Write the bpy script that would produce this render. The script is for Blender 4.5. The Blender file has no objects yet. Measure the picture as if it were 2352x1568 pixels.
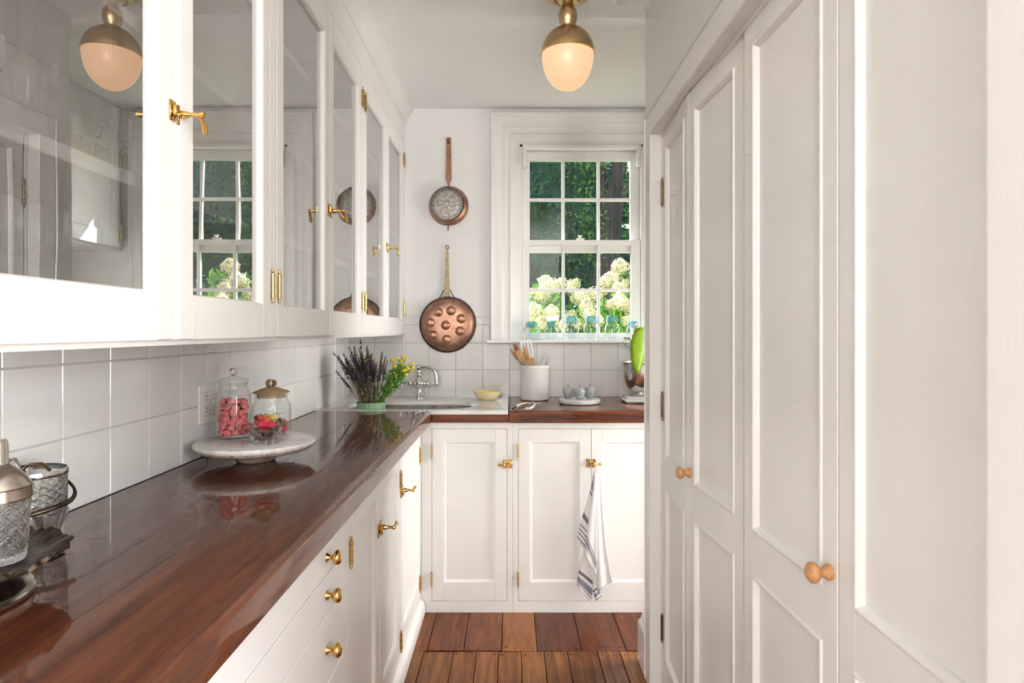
import bpy, bmesh, math, random
from math import pi, sin, cos, radians
from mathutils import Vector, Matrix
random.seed(7)
scene = bpy.context.scene
COL = scene.collection

# ---------------------------------------------------------------- camera
F_PX, CX, CY, H = 1445.0, 1173.0, 759.0, 1.325
cam_d = bpy.data.cameras.new('camera')
cam = bpy.data.objects.new('camera', cam_d); COL.objects.link(cam)
cam.location = (0, 0, H); cam.rotation_euler = (pi/2, 0, 0)
cam_d.sensor_width = 36.0; cam_d.lens = F_PX/2352*36.0
cam_d.shift_x = (1176-CX)/2352; cam_d.shift_y = -(784-CY)/2352
cam_d.clip_start = 0.02; cam_d.clip_end = 200
scene.camera = cam
# ---------------------------------------------------------------- world, sun, daylight, added fills
world = bpy.data.worlds.new('sky'); scene.world = world; world.use_nodes = True
wn = world.node_tree.nodes; wl = world.node_tree.links
wn.clear()
bg = wn.new('ShaderNodeBackground'); wo = wn.new('ShaderNodeOutputWorld')
sky = wn.new('ShaderNodeTexSky'); sky.sky_type = 'NISHITA'; sky.sun_disc = False
sky.sun_elevation = radians(36); sky.sun_rotation = radians(-39); sky.air_density = 1.0
bg.inputs['Strength'].default_value = 0.7
wl.new(sky.outputs[0], bg.inputs['Color']); wl.new(bg.outputs[0], wo.inputs[0])
sun_d = bpy.data.lights.new('sun', 'SUN'); sun_d.energy = 15.0; sun_d.angle = 0.009; sun_d.color = (1.0, 0.95, 0.86)
sun = bpy.data.objects.new('sun', sun_d); COL.objects.link(sun)
sun.rotation_euler = Vector((0.48, -0.60, -0.64)).to_track_quat('-Z', 'Y').to_euler()
sun.location = (-6, 9, 8)
def area(name, loc, direction, sx, sy, power, color):
    d = bpy.data.lights.new(name, 'AREA'); d.shape = 'RECTANGLE'; d.size = sx; d.size_y = sy
    d.energy = power; d.color = color
    o = bpy.data.objects.new(name, d); COL.objects.link(o); o.location = loc
    o.rotation_euler = Vector(direction).to_track_quat('-Z', 'Y').to_euler(); return o
# fills added in the unseen rear room, and daylight through the side-room doorway
area('rear_side_fill', (2.74, -1.15, 1.55), (-1, 0.12, 0), 1.9, 1.5, 105, (1.0, 0.985, 0.965))  # added fill that brightens the left cabinet fronts, behind an invented window
area('side_room_daylight', (2.45, 2.74, 1.20), (-1, 0, 0.15), 1.1, 1.6, 92, (1.0, 0.985, 0.965))
area('rear_high_fill', (-0.47, -2.74, 2.05), (0, 1, 0), 0.82, 0.58, 50, (1.0, 0.985, 0.965))  # added fill for the back wall, set high to stay out of reflections
area('rear_upward_fill', (0.9, -1.7, 1.5), (0, 0.1, 1), 0.8, 0.8, 60, (1.0, 0.975, 0.945))  # added fill bounced off the unseen ceiling; no lamp stands here
scene.view_settings.view_transform = 'Standard'; scene.view_settings.look = 'None'
scene.view_settings.exposure = 0.46; scene.view_settings.gamma = 1.0
scene.view_settings.use_curve_mapping = False
scene.cycles.max_bounces = 9; scene.cycles.transparent_max_bounces = 20
scene.cycles.diffuse_bounces = 4; scene.cycles.glossy_bounces = 4; scene.cycles.transmission_bounces = 8
scene.cycles.use_adaptive_sampling = True; scene.cycles.adaptive_threshold = 0.12; scene.cycles.adaptive_min_samples = 12
scene.cycles.caustics_reflective = False; scene.cycles.caustics_refractive = False
scene.cycles.sample_clamp_indirect = 6.0

# ---------------------------------------------------------------- helpers
def P(u, v, Y): return Vector(((u-CX)*Y/F_PX, Y, H-(v-CY)*Y/F_PX))
MATS = {}
class NT:
    def __init__(s, name):
        m = bpy.data.materials.new(name); m.use_nodes = True; s.m = m; s.t = m.node_tree
        s.b = s.t.nodes['Principled BSDF']; s.out = s.t.nodes['Material Output']; MATS[name] = m
    def n(s, typ, **kw):
        nd = s.t.nodes.new(typ)
        for k, v in kw.items():
            if k in nd.inputs: nd.inputs[k].default_value = v
            else: setattr(nd, k, v)
        return nd
    def l(s, a, b): s.t.links.new(a, b)
    def set(s, **kw):
        for k, v in kw.items(): s.b.inputs[k.replace('_', ' ')].default_value = v
    def coord(s, scale=(1, 1, 1), rand=False, out='Object'):
        tc = s.n('ShaderNodeTexCoord'); mp = s.n('ShaderNodeMapping'); mp.inputs['Scale'].default_value = scale
        s.l(tc.outputs[out], mp.inputs['Vector'])
        if rand:
            oi = s.n('ShaderNodeObjectInfo'); mu = s.n('ShaderNodeMath', operation='MULTIPLY'); mu.inputs[1].default_value = 37.0
            s.l(oi.outputs['Random'], mu.inputs[0]); cb = s.n('ShaderNodeCombineXYZ')
            for i in range(3): s.l(mu.outputs[0], cb.inputs[i])
            s.l(cb.outputs[0], mp.inputs['Location'])
        return mp.outputs[0]
    def noise(s, vec, scale, detail=4, rough=0.55, dist=0.0):
        nd = s.n('ShaderNodeTexNoise'); nd.inputs['Scale'].default_value = scale; nd.inputs['Detail'].default_value = detail
        nd.inputs['Roughness'].default_value = rough; nd.inputs['Distortion'].default_value = dist
        s.l(vec, nd.inputs['Vector']); return nd.outputs['Fac']
    def ramp(s, fac, stops):
        r = s.n('ShaderNodeValToRGB'); e = r.color_ramp.elements
        while len(e) < len(stops): e.new(0.5)
        for el, (p, c) in zip(e, stops): el.position = p; el.color = (*c, 1) if len(c) == 3 else c
        s.l(fac, r.inputs[0]); return r.outputs[0]
    def bump(s, h, strength, dist=0.002):
        b = s.n('ShaderNodeBump'); b.inputs['Strength'].default_value = strength; b.inputs['Distance'].default_value = dist
        s.l(h, b.inputs['Height']); s.l(b.outputs[0], s.b.inputs['Normal'])
def rgb(r, g, b): return (r, g, b, 1)
def paint(name, c, rough=0.42, bump=0.12, scale=(6, 6, 40)):
    t = NT(name); t.set(Base_Color=rgb(*c), Roughness=rough)
    v = t.coord(); f = t.noise(v, 3.0, 3)
    col = t.ramp(f, [(0.3, tuple(x*0.965 for x in c)), (0.7, c)]); t.l(col, t.b.inputs['Base Color'])
    t.bump(t.noise(t.coord((60, 60, 9)), 3.0, 2), bump, 0.0015); return t.m
paint('white_paint', (0.83, 0.815, 0.79), 0.33)
paint('wall_paint', (0.85, 0.84, 0.825), 0.6, 0.08)
paint('ceiling_paint', (0.91, 0.90, 0.885), 0.7, 0.06)
paint('closet_paint', (0.79, 0.765, 0.73), 0.30, 0.16)
def simple(name, c, rough=0.5, metal=0.0, **kw):
    t = NT(name); t.set(Base_Color=rgb(*c), Roughness=rough, Metallic=metal)
    for k, v in kw.items(): t.b.inputs[k.replace('_', ' ')].default_value = v
    return t.m
def metal(name, c, c2, rough, scale=30, bump=0.0):
    t = NT(name); t.set(Metallic=1.0, Roughness=rough); f = t.noise(t.coord(), scale, 5, 0.6)
    t.l(t.ramp(f, [(0.35, c2), (0.65, c)]), t.b.inputs['Base Color'])
    if bump: t.bump(f, bump, 0.002)
    return t.m
metal('brass', (0.74, 0.48, 0.17), (0.64, 0.39, 0.12), 0.15)
metal('aged_brass', (0.60, 0.44, 0.24), (0.50, 0.35, 0.18), 0.36)
metal('dark_brass', (0.30, 0.22, 0.11), (0.18, 0.12, 0.06), 0.4)
metal('chrome', (0.78, 0.79, 0.79), (0.70, 0.71, 0.71), 0.07)
metal('steel', (0.80, 0.79, 0.77), (0.74, 0.73, 0.71), 0.22)
metal('silver', (0.74, 0.71, 0.65), (0.62, 0.58, 0.51), 0.2, 14)
metal('tarnished_silver', (0.15, 0.12, 0.085), (0.05, 0.04, 0.03), 0.4, 60, 0.3)
metal('copper', (0.52, 0.29, 0.20), (0.30, 0.18, 0.13), 0.46, 26, 0.15)
metal('copper_bump', (0.62, 0.33, 0.22), (0.44, 0.24, 0.16), 0.42, 30)
metal('copper_handle', (0.30, 0.155, 0.10), (0.20, 0.105, 0.07), 0.5, 40)
metal('tinned', (0.38, 0.365, 0.34), (0.22, 0.19, 0.16), 0.5, 55, 0.2)
metal('iron', (0.12, 0.10, 0.085), (0.06, 0.05, 0.045), 0.5, 40)
metal('old_brass_handle', (0.30, 0.24, 0.13), (0.20, 0.155, 0.085), 0.5, 60)
simple('dark_hole', (0.02, 0.015, 0.012), 0.9)
simple('black_rubber', (0.02, 0.02, 0.02), 0.6)
simple('caulk', (0.035, 0.025, 0.02), 0.8)
simple('white_plastic', (0.83, 0.81, 0.78), 0.3)
simple('white_ceramic', (0.80, 0.79, 0.76), 0.1)
simple('enamel', (0.82, 0.80, 0.76), 0.12)
simple('grout', (0.62, 0.60, 0.565), 0.8)
simple('yellow_glaze', (0.78, 0.60, 0.20), 0.12)
simple('cream_glaze', (0.82, 0.72, 0.42), 0.15)
simple('shear_grip', (0.78, 0.66, 0.56), 0.3)
simple('ribbon_green', (0.26, 0.45, 0.26), 0.25)
simple('closet_dark', (0.10, 0.09, 0.08), 0.8)
simple('wax_grey', (0.5, 0.5, 0.5), 0.5)
def tile_mat():
    t = NT('white_tile'); t.set(Roughness=0.07)
    oi = t.n('ShaderNodeObjectInfo')
    t.l(t.ramp(oi.outputs['Random'], [(0.0, (0.72, 0.705, 0.685)), (1.0, (0.78, 0.77, 0.75))]), t.b.inputs['Base Color'])
    t.bump(t.noise(t.coord(rand=True), 9, 2), 0.10, 0.004)
tile_mat()
def wood(name, stops, along, rough=0.2, coat=0.5, grain=1.0, bump=0.10, rand=True, dark=None):
    t = NT(name); t.set(Roughness=rough); t.b.inputs['Coat Weight'].default_value = coat; t.b.inputs['Coat Roughness'].default_value = 0.05; t.b.inputs['Specular IOR Level'].default_value = 0.12
    sc = [16*grain]*3; sc[along] = 1.1*grain
    f = t.noise(t.coord(tuple(sc), rand), 2.2, 8, 0.62, 0.5)
    sc2 = [90*grain]*3; sc2[along] = 5*grain
    f2 = t.noise(t.coord(tuple(sc2), rand), 2.5, 4, 0.7)
    mx = t.n('ShaderNodeMath', operation='MULTIPLY_ADD'); t.l(f2, mx.inputs[0]); mx.inputs[1].default_value = 0.45; t.l(f, mx.inputs[2])
    sb = t.n('ShaderNodeMath', operation='SUBTRACT'); t.l(mx.outputs[0], sb.inputs[0]); sb.inputs[1].default_value = 0.22
    fin = sb.outputs[0]
    if rand:
        oi = t.n('ShaderNodeObjectInfo'); rr = t.n('ShaderNodeMath', operation='MULTIPLY_ADD'); t.l(oi.outputs['Random'], rr.inputs[0])
        rr.inputs[1].default_value = 0.22; rr.inputs[2].default_value = -0.11
        ad = t.n('ShaderNodeMath', operation='ADD'); t.l(fin, ad.inputs[0]); t.l(rr.outputs[0], ad.inputs[1]); fin = ad.outputs[0]
    t.l(t.ramp(fin, stops), t.b.inputs['Base Color'])
    t.bump(f2, bump, 0.001); return t.m
wood('mahogany', [(0.2, (0.030, 0.009, 0.005)), (0.45, (0.075, 0.021, 0.009)), (0.62, (0.115, 0.034, 0.013)), (0.85, (0.19, 0.062, 0.02))], 1, 0.42, 0.9, 1.5, 0.15)
wood('mahogany_cross', [(0.25, (0.03, 0.009, 0.005)), (0.45, (0.13, 0.034, 0.014)), (0.62, (0.23, 0.065, 0.025)), (0.8, (0.34, 0.12, 0.04))], 0, 0.38, 0.6)
wood('plank_red', [(0.2, (0.03, 0.007, 0.003)), (0.5, (0.115, 0.029, 0.008)), (0.85, (0.27, 0.085, 0.02))], 1, 0.3, 0.3, 1.3)
wood('plank_brown', [(0.2, (0.06, 0.016, 0.004)), (0.5, (0.18, 0.060, 0.013)), (0.85, (0.38, 0.15, 0.033))], 1, 0.3, 0.3, 1.4)
wood('plank_gold', [(0.36, (0.05, 0.014, 0.003)), (0.44, (0.19, 0.062, 0.012)), (0.75, (0.32, 0.115, 0.022))], 1, 0.3, 0.4, 0.9, 0.2)
wood('spoon_wood', [(0.2, (0.42, 0.24, 0.12)), (0.6, (0.60, 0.38, 0.21)), (0.9, (0.70, 0.48, 0.28))], 2, 0.55, 0.0, 1.5)
wood('spoon_red', [(0.2, (0.28, 0.10, 0.05)), (0.7, (0.45, 0.19, 0.10))], 2, 0.5, 0.0, 1.5)
wood('knob_wood', [(0.2, (0.42, 0.20, 0.08)), (0.6, (0.58, 0.30, 0.13)), (0.9, (0.66, 0.37, 0.18))], 0, 0.3, 0.3, 1.5)
wood('lid_wood', [(0.2, (0.34, 0.22, 0.12)), (0.6, (0.47, 0.33, 0.19)), (0.9, (0.55, 0.40, 0.25))], 0, 0.5, 0.0, 1.5)
wood('bark', [(0.25, (0.03, 0.022, 0.018)), (0.6, (0.085, 0.065, 0.055)), (0.85, (0.15, 0.12, 0.10))], 2, 0.9, 0.0, 0.4, 0.5)
def marble(name, base, vein, scale=6):
    t = NT(name); t.set(Roughness=0.16); v = t.coord()
    n = t.noise(v, scale, 8, 0.62, 1.6); a = t.n('ShaderNodeMath', operation='SUBTRACT'); t.l(n, a.inputs[0]); a.inputs[1].default_value = 0.5
    b = t.n('ShaderNodeMath', operation='ABSOLUTE'); t.l(a.outputs[0], b.inputs[0])
    t.l(t.ramp(b.outputs[0], [(0.0, vein), (0.035, tuple(x*0.93 for x in base)), (0.14, base)]), t.b.inputs['Base Color'])
marble('sink_marble', (0.80, 0.78, 0.74), (0.70, 0.67, 0.62), 3)
marble('white_marble', (0.82, 0.81, 0.79), (0.62, 0.60, 0.57), 9)
marble('warm_marble', (0.60, 0.52, 0.44), (0.34, 0.25, 0.18), 8)
marble('grey_stone', (0.42, 0.44, 0.44), (0.27, 0.29, 0.29), 14)
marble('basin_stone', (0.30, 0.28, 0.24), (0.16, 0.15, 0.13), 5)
def thin_glass(name, tint=(1, 1, 1), gain=1.85, rough=0.0, bump=0.0, ior=1.5, base=0.0):
    t = NT(name); t.t.nodes.remove(t.b)
    tr = t.n('ShaderNodeBsdfTransparent'); tr.inputs[0].default_value = rgb(*tint)
    gl = t.n('ShaderNodeBsdfGlossy'); gl.inputs['Roughness'].default_value = rough
    fr = t.n('ShaderNodeFresnel'); fr.inputs['IOR'].default_value = ior
    ge = t.n('ShaderNodeNewGeometry'); inv = t.n('ShaderNodeMath', operation='SUBTRACT'); inv.inputs[0].default_value = 1.0
    t.l(ge.outputs['Backfacing'], inv.inputs[1])
    m1 = t.n('ShaderNodeMath', operation='MULTIPLY_ADD'); t.l(fr.outputs[0], m1.inputs[0]); m1.inputs[1].default_value = gain; m1.inputs[2].default_value = base
    m2 = t.n('ShaderNodeMath', operation='MULTIPLY'); t.l(m1.outputs[0], m2.inputs[0]); t.l(inv.outputs[0], m2.inputs[1]); m2.use_clamp = True
    if bump:
        b = t.n('ShaderNodeBump'); b.inputs['Strength'].default_value = bump; b.inputs['Distance'].default_value = 0.01
        t.l(t.noise(t.coord(), 5, 1), b.inputs['Height']); t.l(b.outputs[0], gl.inputs['Normal'])
    mx = t.n('ShaderNodeMixShader'); t.l(m2.outputs[0], mx.inputs[0]); t.l(tr.outputs[0], mx.inputs[1]); t.l(gl.outputs[0], mx.inputs[2])
    t.l(mx.outputs[0], t.out.inputs[0])
thin_glass('pane_glass', (0.97, 0.98, 0.97), 1.1, 0.0, 0.02)
thin_glass('cabinet_glass', (0.98, 0.985, 0.98), 0.9, 0.0, 0.03, 2.4, 0.44)
thin_glass('clear_glass', (0.985, 0.99, 0.988), 1.3)
thin_glass('stemware_glass', (0.992, 0.995, 0.994), 0.8)
thin_glass('aqua_glass', (0.965, 0.99, 0.992), 1.5)
thin_glass('aqua_lid', (0.50, 0.79, 0.85), 1.6)
def tint_lid():
    t = MATS['aqua_lid'].node_tree; o = t.nodes['Material Output']; src = o.inputs[0].links[0].from_socket
    b = t.nodes.new('ShaderNodeBsdfPrincipled'); b.inputs['Base Color'].default_value = rgb(0.25, 0.60, 0.70); b.inputs['Roughness'].default_value = 0.08
    mx = t.nodes.new('ShaderNodeMixShader'); mx.inputs[0].default_value = 0.30
    t.links.new(src, mx.inputs[1]); t.links.new(b.outputs[0], mx.inputs[2]); t.links.new(mx.outputs[0], o.inputs[0])
tint_lid()
simple('cut_glass', (0.98, 0.985, 0.985), 0.01, 0.0, Transmission_Weight=1.0, IOR=1.45)
def lighten_glass(nm, k):
    t = MATS[nm].node_tree; b = t.nodes['Principled BSDF']; o = t.nodes['Material Output']; tr = t.nodes.new('ShaderNodeBsdfTransparent'); mx = t.nodes.new('ShaderNodeMixShader')
    mx.inputs[0].default_value = k; t.links.new(b.outputs[0], mx.inputs[1]); t.links.new(tr.outputs[0], mx.inputs[2]); t.links.new(mx.outputs[0], o.inputs[0])
lighten_glass('cut_glass', 0.22)
def emis(name, c, s):
    t = NT(name); t.set(Base_Color=rgb(0.30, 0.24, 0.18), Roughness=0.3); t.b.inputs['Emission Color'].default_value = rgb(*c)
    t.b.inputs['Emission Strength'].default_value = s
emis('opal_glow', (1.0, 0.56, 0.29), 0.66)
def leafmat(name, c1, c2, trans=0.35, rough=0.45, sc=2.0):
    t = NT(name); t.set(Roughness=rough); f = t.noise(t.coord(), sc, 3)
    f2 = t.noise(t.coord(), 40.0, 1); ad = t.n('ShaderNodeMath', operation='MULTIPLY_ADD'); t.l(f2, ad.inputs[0]); ad.inputs[1].default_value = 0.6; ad.inputs[2].default_value = -0.3
    a2 = t.n('ShaderNodeMath', operation='ADD'); t.l(f, a2.inputs[0]); t.l(ad.outputs[0], a2.inputs[1])
    col = t.ramp(a2.outputs[0], [(0.3, c1), (0.7, c2)]); t.l(col, t.b.inputs['Base Color'])
    tl = t.n('ShaderNodeBsdfTranslucent'); t.l(col, tl.inputs[0]); mx = t.n('ShaderNodeMixShader'); mx.inputs[0].default_value = trans
    t.l(t.b.outputs[0], mx.inputs[1]); t.l(tl.outputs[0], mx.inputs[2]); t.l(mx.outputs[0], t.out.inputs[0])
leafmat('hedge_leaf', (0.014, 0.040, 0.018), (0.06, 0.14, 0.05), 0.3)
leafmat('tree_leaf', (0.05, 0.10, 0.02), (0.20, 0.34, 0.05), 0.5)
leafmat('shrub_leaf', (0.05, 0.16, 0.02), (0.16, 0.36, 0.04), 0.45)
leafmat('box_leaf', (0.02, 0.06, 0.02), (0.07, 0.16, 0.05), 0.25)
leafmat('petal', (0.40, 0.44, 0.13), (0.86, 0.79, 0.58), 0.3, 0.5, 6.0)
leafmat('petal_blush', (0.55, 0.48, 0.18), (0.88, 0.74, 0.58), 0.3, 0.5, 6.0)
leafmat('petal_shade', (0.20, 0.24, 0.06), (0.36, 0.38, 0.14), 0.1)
leafmat('big_leaf', (0.24, 0.42, 0.01), (0.42, 0.58, 0.03), 0.5, 0.35)
leafmat('pale_leaf', (0.45, 0.52, 0.42), (0.70, 0.74, 0.66), 0.3)
leafmat('tansy_leaf', (0.07, 0.22, 0.02), (0.17, 0.38, 0.05), 0.3)
leafmat('lavender_bud', (0.045, 0.032, 0.055), (0.12, 0.09, 0.12), 0.0, 0.9)
leafmat('lavender_stem', (0.11, 0.085, 0.04), (0.22, 0.17, 0.085), 0.0, 0.8)
leafmat('tansy_flower', (0.75, 0.48, 0.01), (0.88, 0.66, 0.03), 0.1, 0.7)
leafmat('lawn_grass', (0.06, 0.11, 0.03), (0.14, 0.22, 0.06), 0.0, 0.9)
simple('candy_pink', (0.70, 0.165, 0.17), 0.35)
simple('candy_red', (0.78, 0.03, 0.06), 0.15, Subsurface_Weight=0.0)
simple('candy_orange', (0.85, 0.22, 0.03), 0.2); simple('candy_yellow', (0.85, 0.55, 0.04), 0.2)
simple('candy_green', (0.10, 0.25, 0.05), 0.2); simple('candy_white', (0.8, 0.8, 0.76), 0.25); simple('candy_magenta', (0.80, 0.05, 0.11), 0.18)
def towel_mat():
    t = NT('towel_linen'); t.set(Roughness=0.9)
    uv = t.n('ShaderNodeUVMap'); sp = t.n('ShaderNodeSeparateXYZ'); t.l(uv.outputs[0], sp.inputs[0])
    W = (0.76, 0.745, 0.715); D = (0.17, 0.165, 0.18); B = (0.23, 0.25, 0.32)
    r = t.n('ShaderNodeValToRGB'); r.color_ramp.interpolation = 'CONSTANT'
    st = [(0.0, W)]
    for lo, hi, c in ((.056, .066, D), (.078, .108, B), (.120, .130, D), (.535, .542, D), (.560, .567, D), (.585, .592, D), (.612, .619, D), (.650, .675, D), (.785, .797, D), (.81, .875, B), (.89, .902, D)):
        st += [(lo, c), (hi, W)]
    e = r.color_ramp.elements
    while len(e) < len(st): e.new(0.5)
    for el, (p, c) in zip(e, st): el.position = p; el.color = (*c, 1)
    t.l(sp.outputs[1], r.inputs[0]); t.l(r.outputs[0], t.b.inputs['Base Color'])
    t.bump(t.noise(t.coord(), 300, 2), 0.35, 0.002)
towel_mat()

WLOC = {}
class MB:
    """collects geometry in world (or given local) coordinates; build() links it as ONE mesh object"""
    def __init__(s): s.v = []; s.f = []; s.uv = {}; s.mi = {}
    def add(s, vs, fs):
        b = len(s.v); s.v += [tuple(p) for p in vs]; s.f += [tuple(b+i for i in f) for f in fs]; return s
    def box(s, x0, x1, y0, y1, z0, z1, ch=0.0):
        if x0 > x1: x0, x1 = x1, x0
        if y0 > y1: y0, y1 = y1, y0
        if z0 > z1: z0, z1 = z1, z0
        if ch <= 0:
            vs = [(x, y, z) for z in (z0, z1) for y in (y0, y1) for x in (x0, x1)]
            return s.add(vs, [(0, 2, 3, 1), (4, 5, 7, 6), (0, 1, 5, 4), (2, 6, 7, 3), (0, 4, 6, 2), (1, 3, 7, 5)])
        c = min(ch, (x1-x0)*.45, (y1-y0)*.45, (z1-z0)*.45)
        bm = bmesh.new()
        pts = []
        for x, sx in ((x0, 1), (x1, -1)):
            for y, sy in ((y0, 1), (y1, -1)):
                for z, sz in ((z0, 1), (z1, -1)):
                    pts += [(x, y+sy*c, z+sz*c), (x+sx*c, y, z+sz*c), (x+sx*c, y+sy*c, z)]
        for p in pts: bm.verts.new(p)
        bmesh.ops.convex_hull(bm, input=bm.verts)
        bmesh.ops.dissolve_limit(bm, angle_limit=0.01, verts=bm.verts, edges=bm.edges)
        bm.verts.index_update()
        s.add([v.co[:] for v in bm.verts], [[v.index for v in f.verts] for f in bm.faces]); bm.free(); return s
    def lathe(s, prof, c=(0, 0, 0), n=24, axis=(0, 0, 1), sx=1.0, sy=1.0, wob=None):
        ax = Vector(axis).normalized(); q = ax.to_track_quat('Z', 'X') if abs(ax.z) < 0.999 else None
        c = Vector(c); vs = []; fs = []; rings = []
        for (r, h) in prof:
            if r < 1e-6: rings.append([len(vs)]); pts = [Vector((0, 0, h))]
            else:
                rings.append(list(range(len(vs), len(vs)+n)))
                pts = [Vector((r*(wob(k/n*2*pi, r, h) if wob else 1)*cos(k/n*2*pi)*sx, r*(wob(k/n*2*pi, r, h) if wob else 1)*sin(k/n*2*pi)*sy, h)) for k in range(n)]
            for p in pts:
                if q is not None: p = q @ p
                elif ax.z < 0: p = Vector((p.x, -p.y, -p.z))
                vs.append(c+p)
        for a, b in zip(rings, rings[1:]):
            if len(a) == 1 and len(b) == 1: continue
            for k in range(n):
                k2 = (k+1) % n
                if len(a) == 1: fs.append((a[0], b[k2], b[k]))
                elif len(b) == 1: fs.append((a[k], a[k2], b[0]))
                else: fs.append((a[k], a[k2], b[k2], b[k]))
        return s.add(vs, fs)
    def sphere(s, c, r, n=12, m=8, sz=1.0, axis=(0, 0, 1)):
        return s.lathe([(r*sin(pi*i/m) if 0 < i < m else 0, -r*cos(pi*i/m)*sz) for i in range(m+1)], c, n, axis)
    def tube(s, pts, r, n=8, cap=True, flat=1.0):
        pts = [Vector(p) for p in pts]; N = len(pts); rs = r if isinstance(r, (list, tuple)) else [r]*N
        vs = []; fs = []; up = None
        for i, p in enumerate(pts):
            t = (pts[min(i+1, N-1)]-pts[max(i-1, 0)]).normalized()
            if up is None: up = Vector((0, 0, 1)) if abs(t.z) < 0.9 else Vector((1, 0, 0))
            a = t.cross(up)
            if a.length < 1e-4: a = t.cross(Vector((0, 1, 0)))
            a.normalize(); b = a.cross(t).normalized(); up = b
            for k in range(n):
                th = k/n*2*pi; vs.append(p + a*cos(th)*rs[i] + b*sin(th)*rs[i]*flat)
        for i in range(N-1):
            for k in range(n):
                k2 = (k+1) % n; fs.append((i*n+k, i*n+k2, (i+1)*n+k2, (i+1)*n+k))
        if cap: fs.append(tuple(range(n))); fs.append(tuple((N-1)*n+k for k in range(n)))
        return s.add(vs, fs)
    def prism(s, poly, off):
        n = len(poly); o = Vector(off); vs = [Vector(p) for p in poly]+[Vector(p)+o for p in poly]
        return s.add(vs, [tuple(range(n)), tuple(range(n, 2*n))]+[(i, (i+1) % n, n+(i+1) % n, n+i) for i in range(n)])
    def mesh(s, name, mat, smooth=0.0, recalc=True):
        me = bpy.data.meshes.new(name); me.from_pydata(s.v, [], s.f)
        if recalc:
            bm = bmesh.new(); bm.from_mesh(me); bmesh.ops.recalc_face_normals(bm, faces=bm.faces); bm.to_mesh(me); bm.free()
        me.materials.append(MATS[mat])
        if smooth:
            me.polygons.foreach_set('use_smooth', [True]*len(me.polygons))
            try: me.set_sharp_from_angle(angle=radians(smooth))
            except Exception: pass
        return me
    def build(s, name, mat, parent=None, smooth=0.0, local=False, recalc=True):
        o = bpy.data.objects.new(name, s.mesh(name, mat, smooth, recalc)); COL.objects.link(o)
        attach(o, parent, local); return o
def attach(o, parent, local=False):
    if parent is None: WLOC[o.name] = Vector((0, 0, 0)) if not local else o.location.copy(); return
    o.parent = parent
    if not local: o.location = -WLOC.get(parent.name, Vector((0, 0, 0)))
    WLOC[o.name] = Vector((0, 0, 0))
def tag(o, label, cat, group=None, kind=None):
    if label: o['label'] = label
    if cat: o['category'] = cat
    if group: o['group'] = group
    if kind: o['kind'] = kind
    return o
def thing(name, loc, label, cat, group=None, kind=None, rotz=0.0):
    o = bpy.data.objects.new(name, None); COL.objects.link(o); o.location = loc; o.rotation_euler = (0, 0, rotz)
    o.empty_display_size = 0.05; WLOC[o.name] = Vector(loc); return tag(o, label, cat, group, kind)
def struct(o, label=None, cat=None):
    o['kind'] = 'structure'
    if label: o['label'] = label
    if cat: o['category'] = cat
    return o
def inst(me, name, parent, loc, rot=(0, 0, 0), sc=(1, 1, 1), world=True):
    o = bpy.data.objects.new(name, me); COL.objects.link(o)
    if parent is not None:
        o.parent = parent
        if world: loc = Vector(loc)-WLOC.get(parent.name, Vector((0, 0, 0)))
    o.location = loc; o.rotation_euler = rot; o.scale = sc if isinstance(sc, (tuple, list)) else (sc,)*3
    WLOC[o.name] = Vector(loc); return o

class Fr:
    """a vertical face: a runs along it, o points out of it, c is height"""
    def __init__(s, org, a, o): s.org = Vector(org); s.a = Vector(a); s.o = Vector(o)
    def p(s, a, o, c): return s.org + s.a*a + s.o*o + Vector((0, 0, c))
    def box(s, mb, a0, a1, o0, o1, c0, c1, ch=0.0):
        t = MB(); t.box(a0, a1, o0, o1, c0, c1, ch); mb.add([s.p(*v) for v in t.v], t.f); return mb
    def ring(s, mb, a0, a1, c0, c1, prof, closed=True, sides='LRTB'):
        """mitred frame: prof = [(inset, out)]"""
        n = len(prof); vs = []; fs = []
        for (i, o) in prof:
            ia0 = a0+i if 'L' in sides else a0; ia1 = a1-i if 'R' in sides else a1
            ic0 = c0+i if 'B' in sides else c0; ic1 = c1-i if 'T' in sides else c1
            vs += [s.p(ia0, o, ic0), s.p(ia1, o, ic0), s.p(ia1, o, ic1), s.p(ia0, o, ic1)]
        segs = {'B': (0, 1), 'R': (1, 2), 'T': (2, 3), 'L': (3, 0)}
        rng = range(n) if closed else range(n-1)
        for sd in sides:
            k0, k1 = segs[sd]
            for j in rng:
                j2 = (j+1) % n; fs.append((j*4+k0, j*4+k1, j2*4+k1, j2*4+k0))
        if len(sides) < 4 and closed:
            for sd in sides:
                for k in segs[sd]:
                    nb = [x for x in sides if k in segs[x]]
                    if len(nb) == 1: fs.append(tuple(j*4+k for j in range(n)))
        mb.add(vs, fs); return mb
    def tube(s, mb, pts, r, n=8, **kw): return mb.tube([s.p(*q) for q in pts], r, n, **kw)
    def lathe(s, mb, prof, at, axis, n=14):
        d = s.a*axis[0]+s.o*axis[1]+Vector((0, 0, axis[2])); return mb.lathe(prof, s.p(*at), n, d)

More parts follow.
